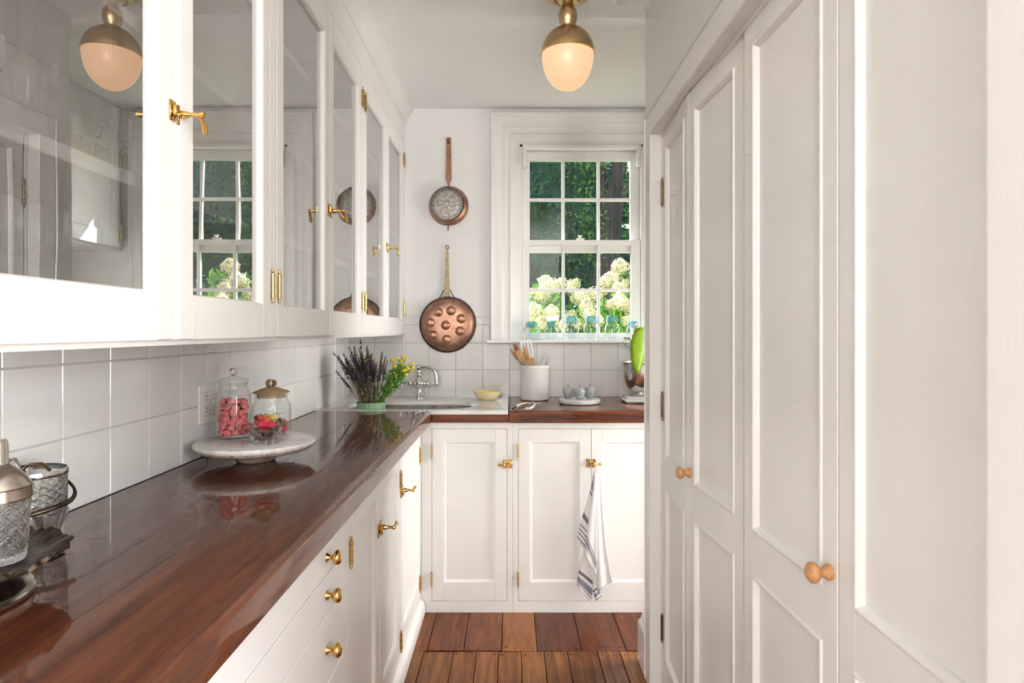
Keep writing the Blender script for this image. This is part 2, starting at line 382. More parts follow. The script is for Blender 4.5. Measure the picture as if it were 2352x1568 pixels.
def hinge(fr, a, c, parent, h=0.078, r=0.0052, local=False, o=0.005, mat='brass'):
    mb = MB(); k = 5; hh = h/k
    for i in range(k):
        rr = r if i % 2 == 0 else r*0.9
        fr.lathe(mb, [(0, 0), (rr, 0), (rr, hh*0.94), (0, hh*0.94)], (a, o, c-h/2+i*hh), (0, 0, 1), 10)
    fr.lathe(mb, [(0, -.012), (r*.55, -.010), (r*.75, -.005), (r*.4, 0)], (a, o, c-h/2), (0, 0, 1), 10)
    fr.lathe(mb, [(r*.4, 0), (r*.75, .005), (r*.55, .010), (0, .012)], (a, o, c+h/2), (0, 0, 1), 10)
    return mb.build('hinge', mat, parent, 40, local)
def latch(fr, a, c, parent, sgn=1, s=1.0, drop=True, local=False):
    """cupboard turn: keeper plate on one side of the seam, turn with a lever on the other (sgn = lever direction along a)"""
    mb = MB()
    fr.box(mb, a-sgn*.026*s, a-sgn*.004*s, 0, .003, c-.022*s, c+.022*s, .0012)
    fr.box(mb, a-sgn*.020*s, a-sgn*.003*s, .003, .013*s, c-.012*s, c+.012*s, .002)
    fr.box(mb, a+sgn*.004*s, a+sgn*.024*s, 0, .004, c-.024*s, c+.020*s, .0012)
    fr.lathe(mb, [(.0085*s, 0), (.0095*s, .004), (.007*s, .012), (.005*s, .018), (.0045*s, .034), (.007*s, .038), (.006*s, .043), (0, .045)], (a+sgn*.013*s, .004, c), (0, s, 0), 14)
    fr.box(mb, a-sgn*.008*s, a+sgn*.013*s, .006, .012*s, c-.004*s, c+.004*s, .001)
    if drop: pts = [(a+sgn*.013*s, .044*s, c), (a+sgn*.020*s, .047*s, c-.006*s), (a+sgn*.030*s, .048*s, c-.018*s), (a+sgn*.035*s, .048*s, c-.030*s), (a+sgn*.036*s, .048*s, c-.037*s)]
    else: pts = [(a+sgn*.010*s, .042*s, c), (a+sgn*.022*s, .044*s, c+.001), (a+sgn*.034*s, .044*s, c+.003*s), (a+sgn*.044*s, .044*s, c+.004*s), (a+sgn*.048*s, .044*s, c+.004*s)]
    fr.tube(mb, pts, [.0045*s, .0042*s, .0052*s, .0068*s, .004*s], 10)
    for dc in (-.016, .016): fr.lathe(mb, [(.0028*s, 0), (.002*s, .0012), (0, .0014)], (a-sgn*.015*s, .003, c+dc*s), (0, 1, 0), 8)
    o = mb.build('latch', 'brass', parent, 40, local); o['label'] = 'polished brass cupboard latch'; return o
def panel_door(fr, a0, a1, c0, c1, parent, name='door', stile=.06, rail=.075, t=.02, mat='white_paint', panels=None, mould=.012, rec=.009, local=False, bolection=False):
    """frame-and-panel leaf; o=0 is its face"""
    panels = panels or [(c0+rail, c1-rail)]
    mb = MB()
    for x0, x1 in ((a0, a0+stile), (a1-stile, a1)): fr.box(mb, x0, x1, -t, 0, c0, c1, .0012)
    edges = [c0]+[z for p in panels for z in p]+[c1]
    for z0, z1 in zip(edges[0::2], edges[1::2]): fr.box(mb, a0+stile, a1-stile, -t, 0, z0, z1)
    d = mb.build(name, mat, parent, 0, local)
    for (z0, z1) in panels:
        pb = MB(); fr.box(pb, a0+stile-.003, a1-stile+.003, -t+.002, -rec, z0-.003, z1+.003); pb.build('panel', mat, d, 0, local)
        m = MB()
        if bolection: prof = [(-.001, 0), (.000, .002), (.003, .0035), (.007, .003), (.012, -.003), (.015, -rec+.001), (.015, -rec), (-.001, -.001)]
        else: prof = [(0, -rec), (0, -.001), (mould*.35, -.002), (mould*.8, -rec*.75), (mould, -rec+.0005), (mould, -rec)]
        fr.ring(m, a0+stile, a1-stile, z0, z1, prof); m.build('moulding', mat, d, 30, local)
    return d
def glass_door(fr, a0, a1, c0, c1, g0, g1, parent, stile=.047, t=.022, local=False):
    mb = MB()
    for x0, x1 in ((a0, a0+stile), (a1-stile, a1)): fr.box(mb, x0, x1, -t, 0, c0, c1, .0015)
    for z0, z1 in ((c0, g0), (g1, c1)): fr.box(mb, a0+stile, a1-stile, -t, 0, z0, z1)
    fr.ring(mb, a0+stile, a1-stile, g0, g1, [(0, -t), (0, -.001), (.003, -.003), (.006, -.012), (.006, -t)])
    d = mb.build('door', 'white_paint', parent, 0, local)
    g = MB(); fr.box(g, a0+stile+.003, a1-stile-.003, -.0165, -.0135, g0+.003, g1-.003); g.build('glass_pane', 'cabinet_glass', d, 0, local)
    return d

# ================================================================ the setting
XL, YB, ZC = -0.918, 3.552, 2.576          # left wall face, back wall face, ceiling
CT = 0.953                                  # worktop height
# ---- floor: planks of two rows
fl = MB().box(-1.1, 2.7, -2.9, 3.75, -0.08, -0.022).build('floor', 'caulk'); struct(fl)
far_seams = [-.50, -.348, -.195, -.0375, .110, .295, .480, .65, .82, 1.0, 1.2, 1.4]
for i in range(len(far_seams)-1):
    a, b = far_seams[i], far_seams[i+1]
    y0 = 2.608+random.uniform(-.006, .006)
    MB().box(a+.0013, b-.0013, y0, 3.0, -.022, random.uniform(-.001, .001), .0015).build('plank', ('plank_gold' if i == 3 else 'plank_red'), fl)
near_seams = [-.45, -.358, -.2364, -.1414, -.0504, .0432, .1376, .2339, .358, .4498, .56, .68, .80, .93, 1.06, 1.2, 1.35]
for i in range(len(near_seams)-1):
    a, b = near_seams[i], near_seams[i+1]
    y1 = 2.602+random.uniform(-.006, .002)
    for (s0, s1) in ((0.4+(i % 3)*.35, y1), (-2.75, 0.397+(i % 3)*.35)):
        MB().box(a+.0013, b-.0013, s0, s1, -.022, random.uniform(-.001, .001), .0015).build('plank', 'plank_brown', fl)
for i in range(9):
    a = 1.35+i*.15
    MB().box(a+.0013, a+.1487, -2.75, 3.6, -.022, 0, .0015).build('plank', 'plank_brown', fl)
for i in range(3):
    a = -.90+i*.15
    MB().box(a+.0013, a+.1487, -2.75, 0.35, -.022, 0, .0015).build('plank', 'plank_brown', fl)
nb = MB()
for i in range(len(far_seams)-1):
    for xx in (far_seams[i]+.018, (far_seams[i]+far_seams[i+1])/2+random.uniform(-.02, .02), far_seams[i+1]-.02):
        nb.lathe([(.0045, 0), (.004, .0012), (0, .0012)], (xx, 2.63+random.uniform(-.008, .008), .0005), 7)
for i in range(10):
    for xx in (near_seams[i]+.016, near_seams[i+1]-.016):
        nb.lathe([(.0045, 0), (.004, .0012), (0, .0012)], (xx, 2.578+random.uniform(-.008, .008), .0005), 7)
nl = nb.build('nail_heads', 'iron', fl); nl['kind'] = 'stuff'
# ---- ceiling and walls
struct(MB().box(-1.1, 2.8, -2.9, 3.75, ZC, ZC+.1).build('ceiling', 'ceiling_paint'))
WX0, WX1, WZ0, WZ1 = -.03, .836, 1.255, 2.45     # rough opening of the window
wb = MB()
wb.box(XL-.1, WX0, YB, YB+.14, 0, ZC); wb.box(WX1, 1.42, YB, YB+.14, 0, ZC)
wb.box(WX0, WX1, YB, YB+.14, 0, WZ0); wb.box(WX0, WX1, YB, YB+.14, WZ1, ZC)
wall_back = struct(wb.build('wall_back', 'wall_paint'))
wall_left = struct(MB().box(XL-.1, XL, -2.9, YB, 0, ZC).build('wall_left', 'wall_paint'))
wr = MB()
wr.box(.54, .64, .55, 2.52, 2.07, ZC); wr.box(.54, .64, 2.32, 2.52, 0, 2.07); wr.box(.54, .64, .55, .665, 0, 2.07)
wr.box(.64, 1.4, 2.44, 2.52, 0, ZC); wr.box(.64, 2.7, .55, .62, 0, ZC); wr.box(1.2, 1.3, .62, 2.44, 0, ZC)
struct(wr.build('wall_right', 'closet_paint'))
wa = MB()
wa.box(1.30, 1.40, 2.93, YB, 0, ZC); wa.box(1.30, 1.40, 2.52, 2.93, 2.08, ZC)
struct(wa.build('wall_alcove', 'wall_paint'))
ws = MB()
ws.box(2.6, 2.7, 1.6, 3.7, 0, ZC); ws.box(1.4, 2.7, 1.6, 1.7, 0, ZC); ws.box(1.4, 2.7, 3.6, 3.7, 0, ZC)
struct(ws.build('wall_side_room', 'wall_paint'))
RX0, RX1, RZ0, RZ1 = -.88, -.06, 1.76, 2.34
struct(MB().box(-1.02, RX0, -2.72, -2.6, 0, ZC).box(RX1, 2.7, -2.72, -2.6, 0, ZC).box(RX0, RX1, -2.72, -2.6, 0, RZ0).box(RX0, RX1, -2.72, -2.6, RZ1, ZC).build('wall_rear', 'wall_paint'))
struct(MB().box(2.6, 2.7, -2.6, -2.12, 0, ZC).box(2.6, 2.7, -.18, .55, 0, ZC).box(2.6, 2.7, -2.12, -.18, 0, .78).box(2.6, 2.7, -2.12, -.18, 2.32, ZC).build('wall_rear_side', 'wall_paint'))
w4 = thing('added_window_3', (-.47, -2.6, RZ0), None, None, None, 'structure'); fr4 = Fr((0, -2.6, 0), (1, 0, 0), (0, 1, 0)); m = MB()  # unseen transom, added as an opening for the high fill
fr4.ring(m, RX0-.03, RX1+.07, RZ0-.07, RZ1+.07, [(0, 0), (0, .02), (.07, .02), (.07, -.1)]); m.build('casing', 'white_paint', w4)
w3 = thing('added_window_2', (2.6, -1.15, .78), None, None, None, 'structure')  # unseen window, added as an opening for the side fill
fr3 = Fr((2.6, 0, 0), (0, 1, 0), (-1, 0, 0)); m = MB(); fr3.ring(m, -2.21, -.09, .69, 2.41, [(0, 0), (0, .02), (.09, .02), (.09, -.1)]); m.build('casing', 'white_paint', w3)
m = MB(); fr3.box(m, -1.18, -1.12, -.09, -.04, .78, 2.32); fr3.box(m, -2.12, -.18, -.09, -.04, 1.52, 1.58); m.build('mullion', 'white_paint', w3)
# ---- tiles
TT = .1527
z_rows = [CT-.002, 1.1035, 1.256, 1.3585]
def tile(parent, fr, a0, a1, c0, c1):
    g = .0011; o = MB(); fr.box(o, a0+g-(a0+a1)/2, a1-g-(a0+a1)/2, 0, .0065, c0+g-(c0+c1)/2, c1-g-(c0+c1)/2, .0016)
    ob = inst(o.mesh('tile', 'white_tile', 30), 'tile', parent, fr.a*((a0+a1)/2)+fr.org*0, (0, 0, 0))
    t = .004
    ob.location = fr.p((a0+a1)/2, .0005, (c0+c1)/2)
    ob.rotation_euler = (random.uniform(-t, t)*abs(fr.o.y), random.uniform(-t, t)*abs(fr.o.x), random.uniform(-t, t)*.7)
def tile_org(fr): return Fr((0, 0, 0), fr.a, fr.o)
frL = Fr((XL, 0, 0), (0, 1, 0), (1, 0, 0)); frB = Fr((0, YB, 0), (1, 0, 0), (0, -1, 0))
def tiles(parent, fr, edges, rows):
    g = .0011; f0 = Fr((0, 0, 0), fr.a, fr.o); cache = {}
    for (c0, c1) in rows:
        for a0, a1 in zip(edges, edges[1:]):
            key = (round(a1-a0, 4), round(c1-c0, 4))
            if key not in cache:
                mb = MB(); w, h = key; f0.box(mb, -w/2+g, w/2-g, 0, .0065, -h/2+g, h/2-g, .0016); cache[key] = mb.mesh('tile', 'white_tile', 30)
            t = .0035; ob = inst(cache[key], 'tile', parent, fr.p((a0+a1)/2, .0006, (c0+c1)/2))
            ob.rotation_euler = (random.uniform(-t, t)*abs(fr.o.y), random.uniform(-t, t)*abs(fr.o.x), random.uniform(-t, t)*.6)
yl = [1.2786+k*TT for k in range(-6, 15)]; yl = [y for y in yl if y < YB-.02]+[YB-.001]
tiles(wall_left, frL, yl, [(z_rows[0], z_rows[1]), (z_rows[1], z_rows[2]), (z_rows[2], 1.312)])
MB().box(XL, XL+.003, yl[0], YB, z_rows[0], 1.312).build('grout', 'grout', wall_left)
xb = [XL+.001]+[-.768+k*.1525 for k in range(0, 14)]; xb = [x for x in xb if x < 1.29]+[1.299]
tiles(wall_back, frB, xb, [(z_rows[0], z_rows[1]), (z_rows[1], z_rows[2])])
xb2 = [x for x in xb if x < -.13]+[-.118]
tiles(wall_back, frB, xb2, [(z_rows[2], z_rows[3])])
MB().box(XL, 1.3, YB-.003, YB, z_rows[0], z_rows[2]).box(XL, -.117, YB-.003, YB, z_rows[2], z_rows[3]).build('grout', 'grout', wall_back)
for a0, a1 in zip(xb2, xb2[1:]):
    mb = MB(); mb.prism([(a0+.0008, YB, z_rows[3]+.001), (a0+.0008, YB-.008, z_rows[3]+.001), (a0+.0008, YB-.0085, 1.392), (a0+.0008, YB-.006, 1.402), (a0+.0008, YB, 1.407)], (a1-a0-.0016, 0, 0)); mb.build('cap_tile', 'white_tile', wall_back)

# ---- kitchen window (window_1)
w1 = thing('window_1', (.4, YB, 1.26), None, None, None, 'structure')
fw = Fr((0, YB, 0), (1, 0, 0), (0, -1, 0))
m = MB()
cas = [(0, 0), (0, .026), (.006, .032), (.020, .032), (.026, .024), (.034, .021), (.066, .020), (.076, .014), (.084, .007), (.100, .005), (.112, .010), (.117, .010), (.119, -.004), (.176, -.034), (.180, -.06), (.120, -.06), (.06, -.002)]
fw.ring(m, -.1155, .9215, 1.255, 2.553, cas, True, 'LTR'); m.build('casing', 'white_paint', w1, 25)
m = MB(); m.box(-.136, .942, YB-.072, YB+.075, 1.256, 1.2735, .003); m.build('sill', 'white_paint', w1)
m = MB()                                                  # side jambs, head, outer sill
m.box(.050, .066, YB+.03, YB+.14, 1.27, 2.40); m.box(.742, .758, YB+.03, YB+.14, 1.27, 2.40); m.box(.05, .758, YB+.03, YB+.14, 2.372, 2.40)
m.box(.05, .758, YB+.07, YB+.20, 1.245, 1.262); m.build('jamb', 'white_paint', w1)
def sash(name, y, x0, x1, z0, z1, gx0, gx1, gz0, gz1, vm, hm, dep=.032):
    d = MB(); f = Fr((0, y, 0), (1, 0, 0), (0, -1, 0))
    for a, b in ((x0, gx0), (gx1, x1)): f.box(d, a, b, -dep, 0, z0, z1, .001)
    f.box(d, gx0, gx1, -dep, 0, z0, gz0); f.box(d, gx0, gx1, -dep, 0, gz1, z1)
    o = d.build(name, 'white_paint', w1)
    for x in vm:
        q = MB(); f.box(q, x-.0085, x+.0085, -dep+.004, -.003, gz0, gz1, .003); q.build('muntin', 'white_paint', o)
    for z in hm:
        q = MB(); f.box(q, gx0, gx1, -dep+.004, -.002, z-.0085, z+.0085, .003); q.build('muntin', 'white_paint', o)
    xs = [gx0]+[b for x in vm for b in (x-.0085, x+.0085)]+[gx1]; zs = [gz0]+[b for z in hm for b in (z-.0085, z+.0085)]+[gz1]
    for a, b in zip(xs[0::2], xs[1::2]):
        for c, e in zip(zs[0::2], zs[1::2]):
            q = MB(); f.box(q, a, b, -.022, -.019, c, e); q.build('pane', 'pane_glass', o)
    return o
s = 1/406.8
sash('upper_sash', YB+.075, .067, .741, 1.775, 2.371, .110, .690, 1.832, 2.305, [.303, .507], [2.080])
sash('lower_sash', YB+.038, .067, .741, 1.275, 1.842, .107, .688, 1.312, 1.812, [.301, .503], [1.556])
for x in (.078, .724):
    q = MB(); q.box(x-.010, x+.010, YB-.005, YB+.038, 2.255, 2.352, .002); q.box(x-.006, x+.006, YB-.010, YB, 2.30, 2.345, .002); q.build('blind_bracket', 'white_plastic', w1)
q = MB(); q.box(.068, .740, YB+.004, YB+.034, 2.352, 2.372, .002); q.build('blind_rail', 'white_plastic', w1)
q = MB(); q.box(.372, .418, YB+.012, YB+.036, 1.842, 1.850, .002); q.lathe([(.006, 0), (.007, .006), (.012, .010), (.012, .016), (0, .018)], (.395, YB+.024, 1.850), 10); q.build('sash_lock', 'white_plastic', w1)

# ---- crown moulding over the wall cabinets
XC = -0.597
frU = Fr((XC, 0, 0), (0, 1, 0), (1, 0, 0))
prof = [(XC-.01, 2.488), (XC+.006, 2.488), (XC+.008, 2.498), (XC+.012, 2.502), (XC+.016, 2.515), (XC+.030, 2.535), (XC+.040, 2.548), (XC+.043, 2.556), (XC+.050, 2.559), (XC+.050, 2.576), (XC-.01, 2.576)]
struct(MB().prism([(x, .10, z) for x, z in prof], (0, YB-.10, 0)).build('trim_1', 'white_paint', None, 20))

# ---- closet casing, baseboard
frC = Fr((.54, 0, 0), (0, 1, 0), (-1, 0, 0))
m = MB(); frC.ring(m, .585, 2.408, 0, 2.140, [(0, 0), (0, .026), (.004, .030), (.010, .031), (.013, .024), (.018, .028), (.090, .028), (.093, .024), (.093, -.012), (.105, -.012), (.105, -.03), (.03, -.03)], True, 'LTR')
tr2 = struct(m.build('trim_2', 'closet_paint', None, 25))
m = MB(); frC.box(m, .69, 2.303, -.10, -.045, 2.047, 2.075); m.build('header_stop', 'closet_paint', tr2)
m = MB().prism([(.54, 2.415, 0), (.512, 2.415, 0), (.512, 2.415, .155), (.517, 2.415, .165), (.524, 2.415, .170), (.526, 2.415, .182), (.533, 2.415, .190), (.54, 2.415, .192)], (0, .12, 0))
m.prism([(.54, 2.52, 0), (.54, 2.535, 0), (.54, 2.535, .16), (.54, 2.528, .19), (.54, 2.52, .192)], (.76, 0, 0))
struct(m.build('baseboard_right', 'closet_paint'))
MB().box(.66, 1.2, .64, 2.42, 2.2, 2.3).build('closet_top', 'closet_paint', tr2)
# ---- four bifold leaves
def leaf(n, x0, y0, x1, y1, lz0=.012, lz1=2.045):
    d = Vector((x1-x0, y1-y0, 0)); w = d.length-.002; d.normalize()
    out = Vector((-abs(d.y), d.x if d.y < 0 else -d.x, 0))
    out = Vector((d.y, -d.x, 0)); out = out if out.x < 0 else -out
    e = thing('door_%d' % n, (x0, y0, 0), None, None, None, 'structure')
    fr = Fr((x0, y0, 0), d, out)
    body = panel_door(fr, 0, w, lz0, lz1, e, 'leaf', .05, .06, .030, 'closet_paint', [(.145, .765), (.865, 1.985)], bolection=True, rec=.010)
    return e, fr, w, body
L1, f1, w1_, b1 = leaf(1, .556, 2.296, .538, 1.910)
L2, f2_, w2_, b2 = leaf(2, .5385, 1.907, .564, 1.525)
L3, f3, w3_, b3 = leaf(3, .555, 1.4966, .566, 1.088)
L4, f4, w4_, b4 = leaf(4, .566, 1.085, .566, .690)
def wood_knob(fr, a, c, parent):
    mb = MB(); fr.lathe(mb, [(0, 0), (.0135, 0), (.0145, .002), (.0135, .004), (.0145, .006), (.012, .009), (.009, .012), (.0078, .017), (.0085, .020), (.015, .024), (.0185, .030), (.0180, .036), (.013, .041), (.006, .0425), (0, .043)], (a, 0, c), (0, 1, 0), 20)
    o = mb.build('knob', 'knob_wood', parent, 50); o['label'] = 'turned wooden knob'
wood_knob(f2_, .016, .898, b2); wood_knob(f3, w3_-.022, .898, b3)
for z in (1.83, .24, 1.05): hinge(f1, .0, z, b1, .085, .005, o=.004, mat='dark_brass')

# ================================================================ wall cabinets with glazed doors
Z0, Z1, GT, GB = 1.309, 2.378, 2.290, 1.388
SH = [1.594, 1.865, 2.136]
def upper(y0, y1, doors, label, hs, lt):
    e = thing('wall_cabinet', (XL, (y0+y1)/2, Z0), label, 'cabinet', 'glazed wall cabinets')
    b = MB(); b.box(XL+.001, XL+.014, y0, y1, Z0-.01, 2.57); b.box(XL+.014, XC-.024, y0, y0+.016, Z0+.012, 2.57); b.box(XL+.014, XC-.024, y1-.016, y1, Z0+.012, 2.57)
    b.box(XL+.014, XC-.024, y0, y1, Z0+.020, Z0+.040); b.box(XL+.014, XC-.024, y0, y1, 2.40, 2.42)
    b.box(XL+.014, XC-.012, y0, y1, Z0-.010, Z0+.020)
    b.build('carcass', 'white_paint', e)
    m = MB(); frU.box(m, y0, y1, -.022, 0, Z1+.002, 2.57)
    prev = y0
    for d in doors:
        if d[0]-prev > .004: frU.box(m, prev, d[0]-.0015, -.022, 0, Z0, Z1+.002)
        prev = d[1]+.0015
    if y1-prev > .004: frU.box(m, prev, y1, -.022, 0, Z0, Z1+.002)
    m.build('face_frame', 'white_paint', e)
    for z in SH:
        MB().box(XL+.014, XC-.045, y0+.016, y1-.016, z-.024, z, .002).build('shelf', 'white_paint', e)
    res = []
    for (a0, a1, ajar) in doors:
        if ajar:
            p = bpy.data.objects.new('door', None)
            fr = Fr((XC, a1, 0), Vector((sin(ajar), -cos(ajar), 0)), Vector((cos(ajar), sin(ajar), 0)))
            res.append((glass_door(fr, 0, a1-a0, Z0, Z1, GB, GT, e), fr, True)); bpy.data.objects.remove(p)
        else: res.append((glass_door(frU, a0, a1, Z0, Z1, GB, GT, e), frU, False))
    for (di, a, z) in hs: hinge(frU, a, z, res[di][0], .062, .0050)
    for (di, a, z, sg, sc) in lt: latch(frU, a, z, res[di][0], sg, sc)
    return e
zl_ab = 1.325+500*1.12/1445
upper(.12, 1.583, [(.16, .616, 0), (.655, 1.112, 0), (1.128, 1.562, .011)], 'wall cabinet nearest the camera, stemware behind its glass doors',
      [(2, 1.567, 1.325+103*1.57/1445), (2, 1.567, 2.26), (0, .162, 1.4), (1, .653, 1.4), (1, .653, 2.28)], [(1, 1.120, zl_ab, 1, .82)])
upper(1.585, 2.534, [(1.607, 2.072, 0), (2.076, 2.518, 0)], 'middle wall cabinet with decanters and pitchers behind its glass doors',
      [(0, 1.612, 1.325+101*1.61/1445), (0, 1.612, 2.26), (1, 2.522, 1.325+66*2.53/1445), (1, 2.522, 1.325+534*2.53/1445)], [(1, 2.074, 1.325+276*2.075/1445, 1, .95)])
upper(2.536, YB-.002, [(2.560, 3.040, 0), (3.044, 3.500, 0)], 'wall cabinet meeting the window wall, crockery behind its glass doors',
      [(0, 2.570, 1.325+66*2.55/1445), (0, 2.570, 1.325+528*2.55/1445), (1, 3.504, 1.325+51*3.5/1445), (1, 3.504, 1.325+393*3.5/1445)], [(1, 3.042, 1.325+191*3.04/1445, 1, .95)])
# alcove cabinet high on the far side of the closet (seen mirrored in the glass)
e = thing('wall_cabinet', (1.15, 3.05, 1.77), 'white wall cabinet above the worktop around the closet corner', 'cabinet')
MB().box(.975, 1.30, 2.56, YB-.001, 1.77, 2.574).build('carcass', 'white_paint', e)
frA = Fr((.953, 0, 0), (0, 1, 0), (-1, 0, 0))
for a0, a1 in ((2.575, 3.05), (3.055, 3.50)):
    d = panel_door(frA, a0, a1, 1.785, 2.40, e)
    for z in (1.86, 2.28): hinge(frA, 3.502 if a0 > 3 else 2.573, z, d)

# ================================================================ base cabinets
ZF = .894                                    # underside of the worktop
frD = Fr((-.422, 0, 0), (0, 1, 0), (1, 0, 0))
def carcass(fr, a0, a1, parent, depth, openings, z0=.0, ztop=ZF, body_top=None):
    b = MB(); fr.box(b, a0, a1, -depth, -.021, z0, body_top or ztop); b.build('carcass', 'white_paint', parent)
    m = MB(); prev = a0
    for (o0, o1, c0, c1) in openings:
        if o0-prev > .003: fr.box(m, prev, o0-.0015, -.021, 0, z0, ztop)
        fr.box(m, o0-.0015, o1+.0015, -.021, 0, z0, c0-.0015); fr.box(m, o0-.0015, o1+.0015, -.021, 0, c1+.0015, ztop); prev = o1+.0015
    if a1-prev > .003: fr.box(m, prev, a1, -.021, 0, z0, ztop)
    m.build('face_frame', 'white_paint', parent)
# drawers
e = thing('drawer_cabinet', (-.65, 1.1, 0), 'white base cabinet of flat drawers with round brass knobs', 'cabinet')
carcass(frD, .32, 1.605, e, .494, [(.36, 1.588, .075, .885)])
zz = [.077, .295, .514, .674, .766, .884]
def brass_knob(fr, a, c, parent):
    mb = MB(); fr.lathe(mb, [(0, 0), (.0105, 0), (.0105, .002), (.0065, .006), (.0055, .012), (.0075, .015), (.014, .018), (.0168, .023), (.0160, .029), (.012, .0335), (.005, .0352), (0, .0354)], (a, 0, c), (0, 1, 0), 24)
    o = mb.build('knob', 'brass', parent, 50); o['label'] = 'round polished brass knob'
for z0, z1 in zip(zz, zz[1:]):
    m = MB(); frD.box(m, .3615, 1.5865, -.019, .001, z0+.0012, z1-.0012, .0015); d = m.build('drawer', 'white_paint', e)
    kz = {.766: .806, .674: .719, .514: .594}.get(z0, (z0+z1)/2)
    for a in (.52, 1.44): brass_knob(frD, a, kz, d)
e = thing('base_cabinet', (-.65, 2.0, 0), 'white base cabinet under the worktop, pair of panelled doors beside the drawers', 'cabinet')
carcass(frD, 1.606, 2.406, e, .494, [(1.622, 2.392, .085, .875)])
d = panel_door(frD, 1.622, 2.0255, .085, .875, e); hinge(frD, 1.648, .744, d, .062); hinge(frD, 1.648, .15, d, .062)
d = panel_door(frD, 2.028, 2.391, .085, .875, e); hinge(frD, 2.396, .753, d, .062); hinge(frD, 2.396, .142, d, .062); latch(frD, 2.028, .687, d, 1, 1.05, False)
e = thing('base_cabinet', (-.65, 2.7, 0), 'white corner base cabinet with one panelled door at the inner corner', 'cabinet')
carcass(frD, 2.407, 2.955, e, .494, [(2.42, 2.905, .085, .875)])
d = panel_door(frD, 2.42, 2.905, .085, .875, e); hinge(frD, 2.912, .747, d, .062); hinge(frD, 2.912, .152, d, .062); latch(frD, 2.436, .704, d, 1, 1.0, False)
m = MB().prism([(-.422, .32, 0), (-.402, .32, 0), (-.402, .32, .040), (-.406, .32, .052), (-.414, .32, .058), (-.422, .32, .066)], (0, 2.63, 0))
struct(m.build('baseboard_left', 'white_paint'))
frE = Fr((0, 2.958, 0), (1, 0, 0), (0, -1, 0))
e = thing('base_cabinet', (-.2, 3.2, 0), 'white base cabinet under the sink with one panelled door', 'cabinet')
carcass(frE, -.421, .010, e, .59, [(-.370, -.018, .055, .863)], body_top=.832)
d = panel_door(frE, -.370, -.018, .055, .863, e, stile=.055, rail=.083, panels=[(.141, .804)])
hinge(frE, -.372, .757, d, .060, .0042); hinge(frE, -.372, .160, d, .060, .0042); latch(frE, -.016, .699, d, -1, .9, False)
e = thing('base_cabinet', (.6, 3.2, 0), 'white base cabinet with the striped towel hanging from its latch', 'cabinet')
carcass(frE, .011, 1.299, e, .59, [(.037, .740, .055, .863), (.79, 1.27, .055, .863)])
d = panel_door(frE, .037, .3775, .055, .863, e, stile=.053, rail=.083, panels=[(.141, .804)])
hinge(frE, .035, .757, d, .060, .0042); hinge(frE, .035, .160, d, .060, .0042); latch(frE, .379, .703, d, 1, .9, False)
panel_door(frE, .3795, .740, .055, .863, e, stile=.053, rail=.083, panels=[(.141, .804)]); panel_door(frE, .79, 1.27, .055, .863, e)

# ================================================================ worktops
e = thing('worktop', (-.64, 1.6, ZF), 'long dark glossy mahogany worktop running along the tiled wall', 'worktop')
MB().box(-.902, -.5603, .30, 2.916, ZF+.0005, CT, .0006).build('plank', 'mahogany', e)
MB().prism([(-.5597, .30, ZF+.0005), (-.371, .30, ZF+.0005), (-.369, .30, ZF+.003), (-.369, .30, CT-.011), (-.3697, .30, CT-.007), (-.3718, .30, CT-.0035), (-.3752, .30, CT-.0012), (-.380, .30, CT), (-.5591, .30, CT), (-.5597, .30, CT-.0006)], (0, 2.616, 0)).build('plank', 'mahogany', e, 25)
MB().box(XL+.002, -.901, .30, 2.916, CT-.02, CT-.0015).build('wall_joint', 'caulk', e)
e = thing('worktop', (.6, 3.2, ZF), 'short mahogany worktop below the window, beside the sink', 'worktop')
for a, b in ((2.925, 3.12), (3.1212, 3.3312), (3.3325, YB-.006)):
    m = MB(); m.box(-.008, 1.298, a, b, ZF+.0015, CT-.001, .003 if a < 3 else .0008); m.build('plank', 'mahogany_cross', e)
m = MB(); m.box(-.367, -.010, 2.934, 2.953, ZF+.0015, .935, .001); m.build('edge_strip', 'mahogany_cross', e)

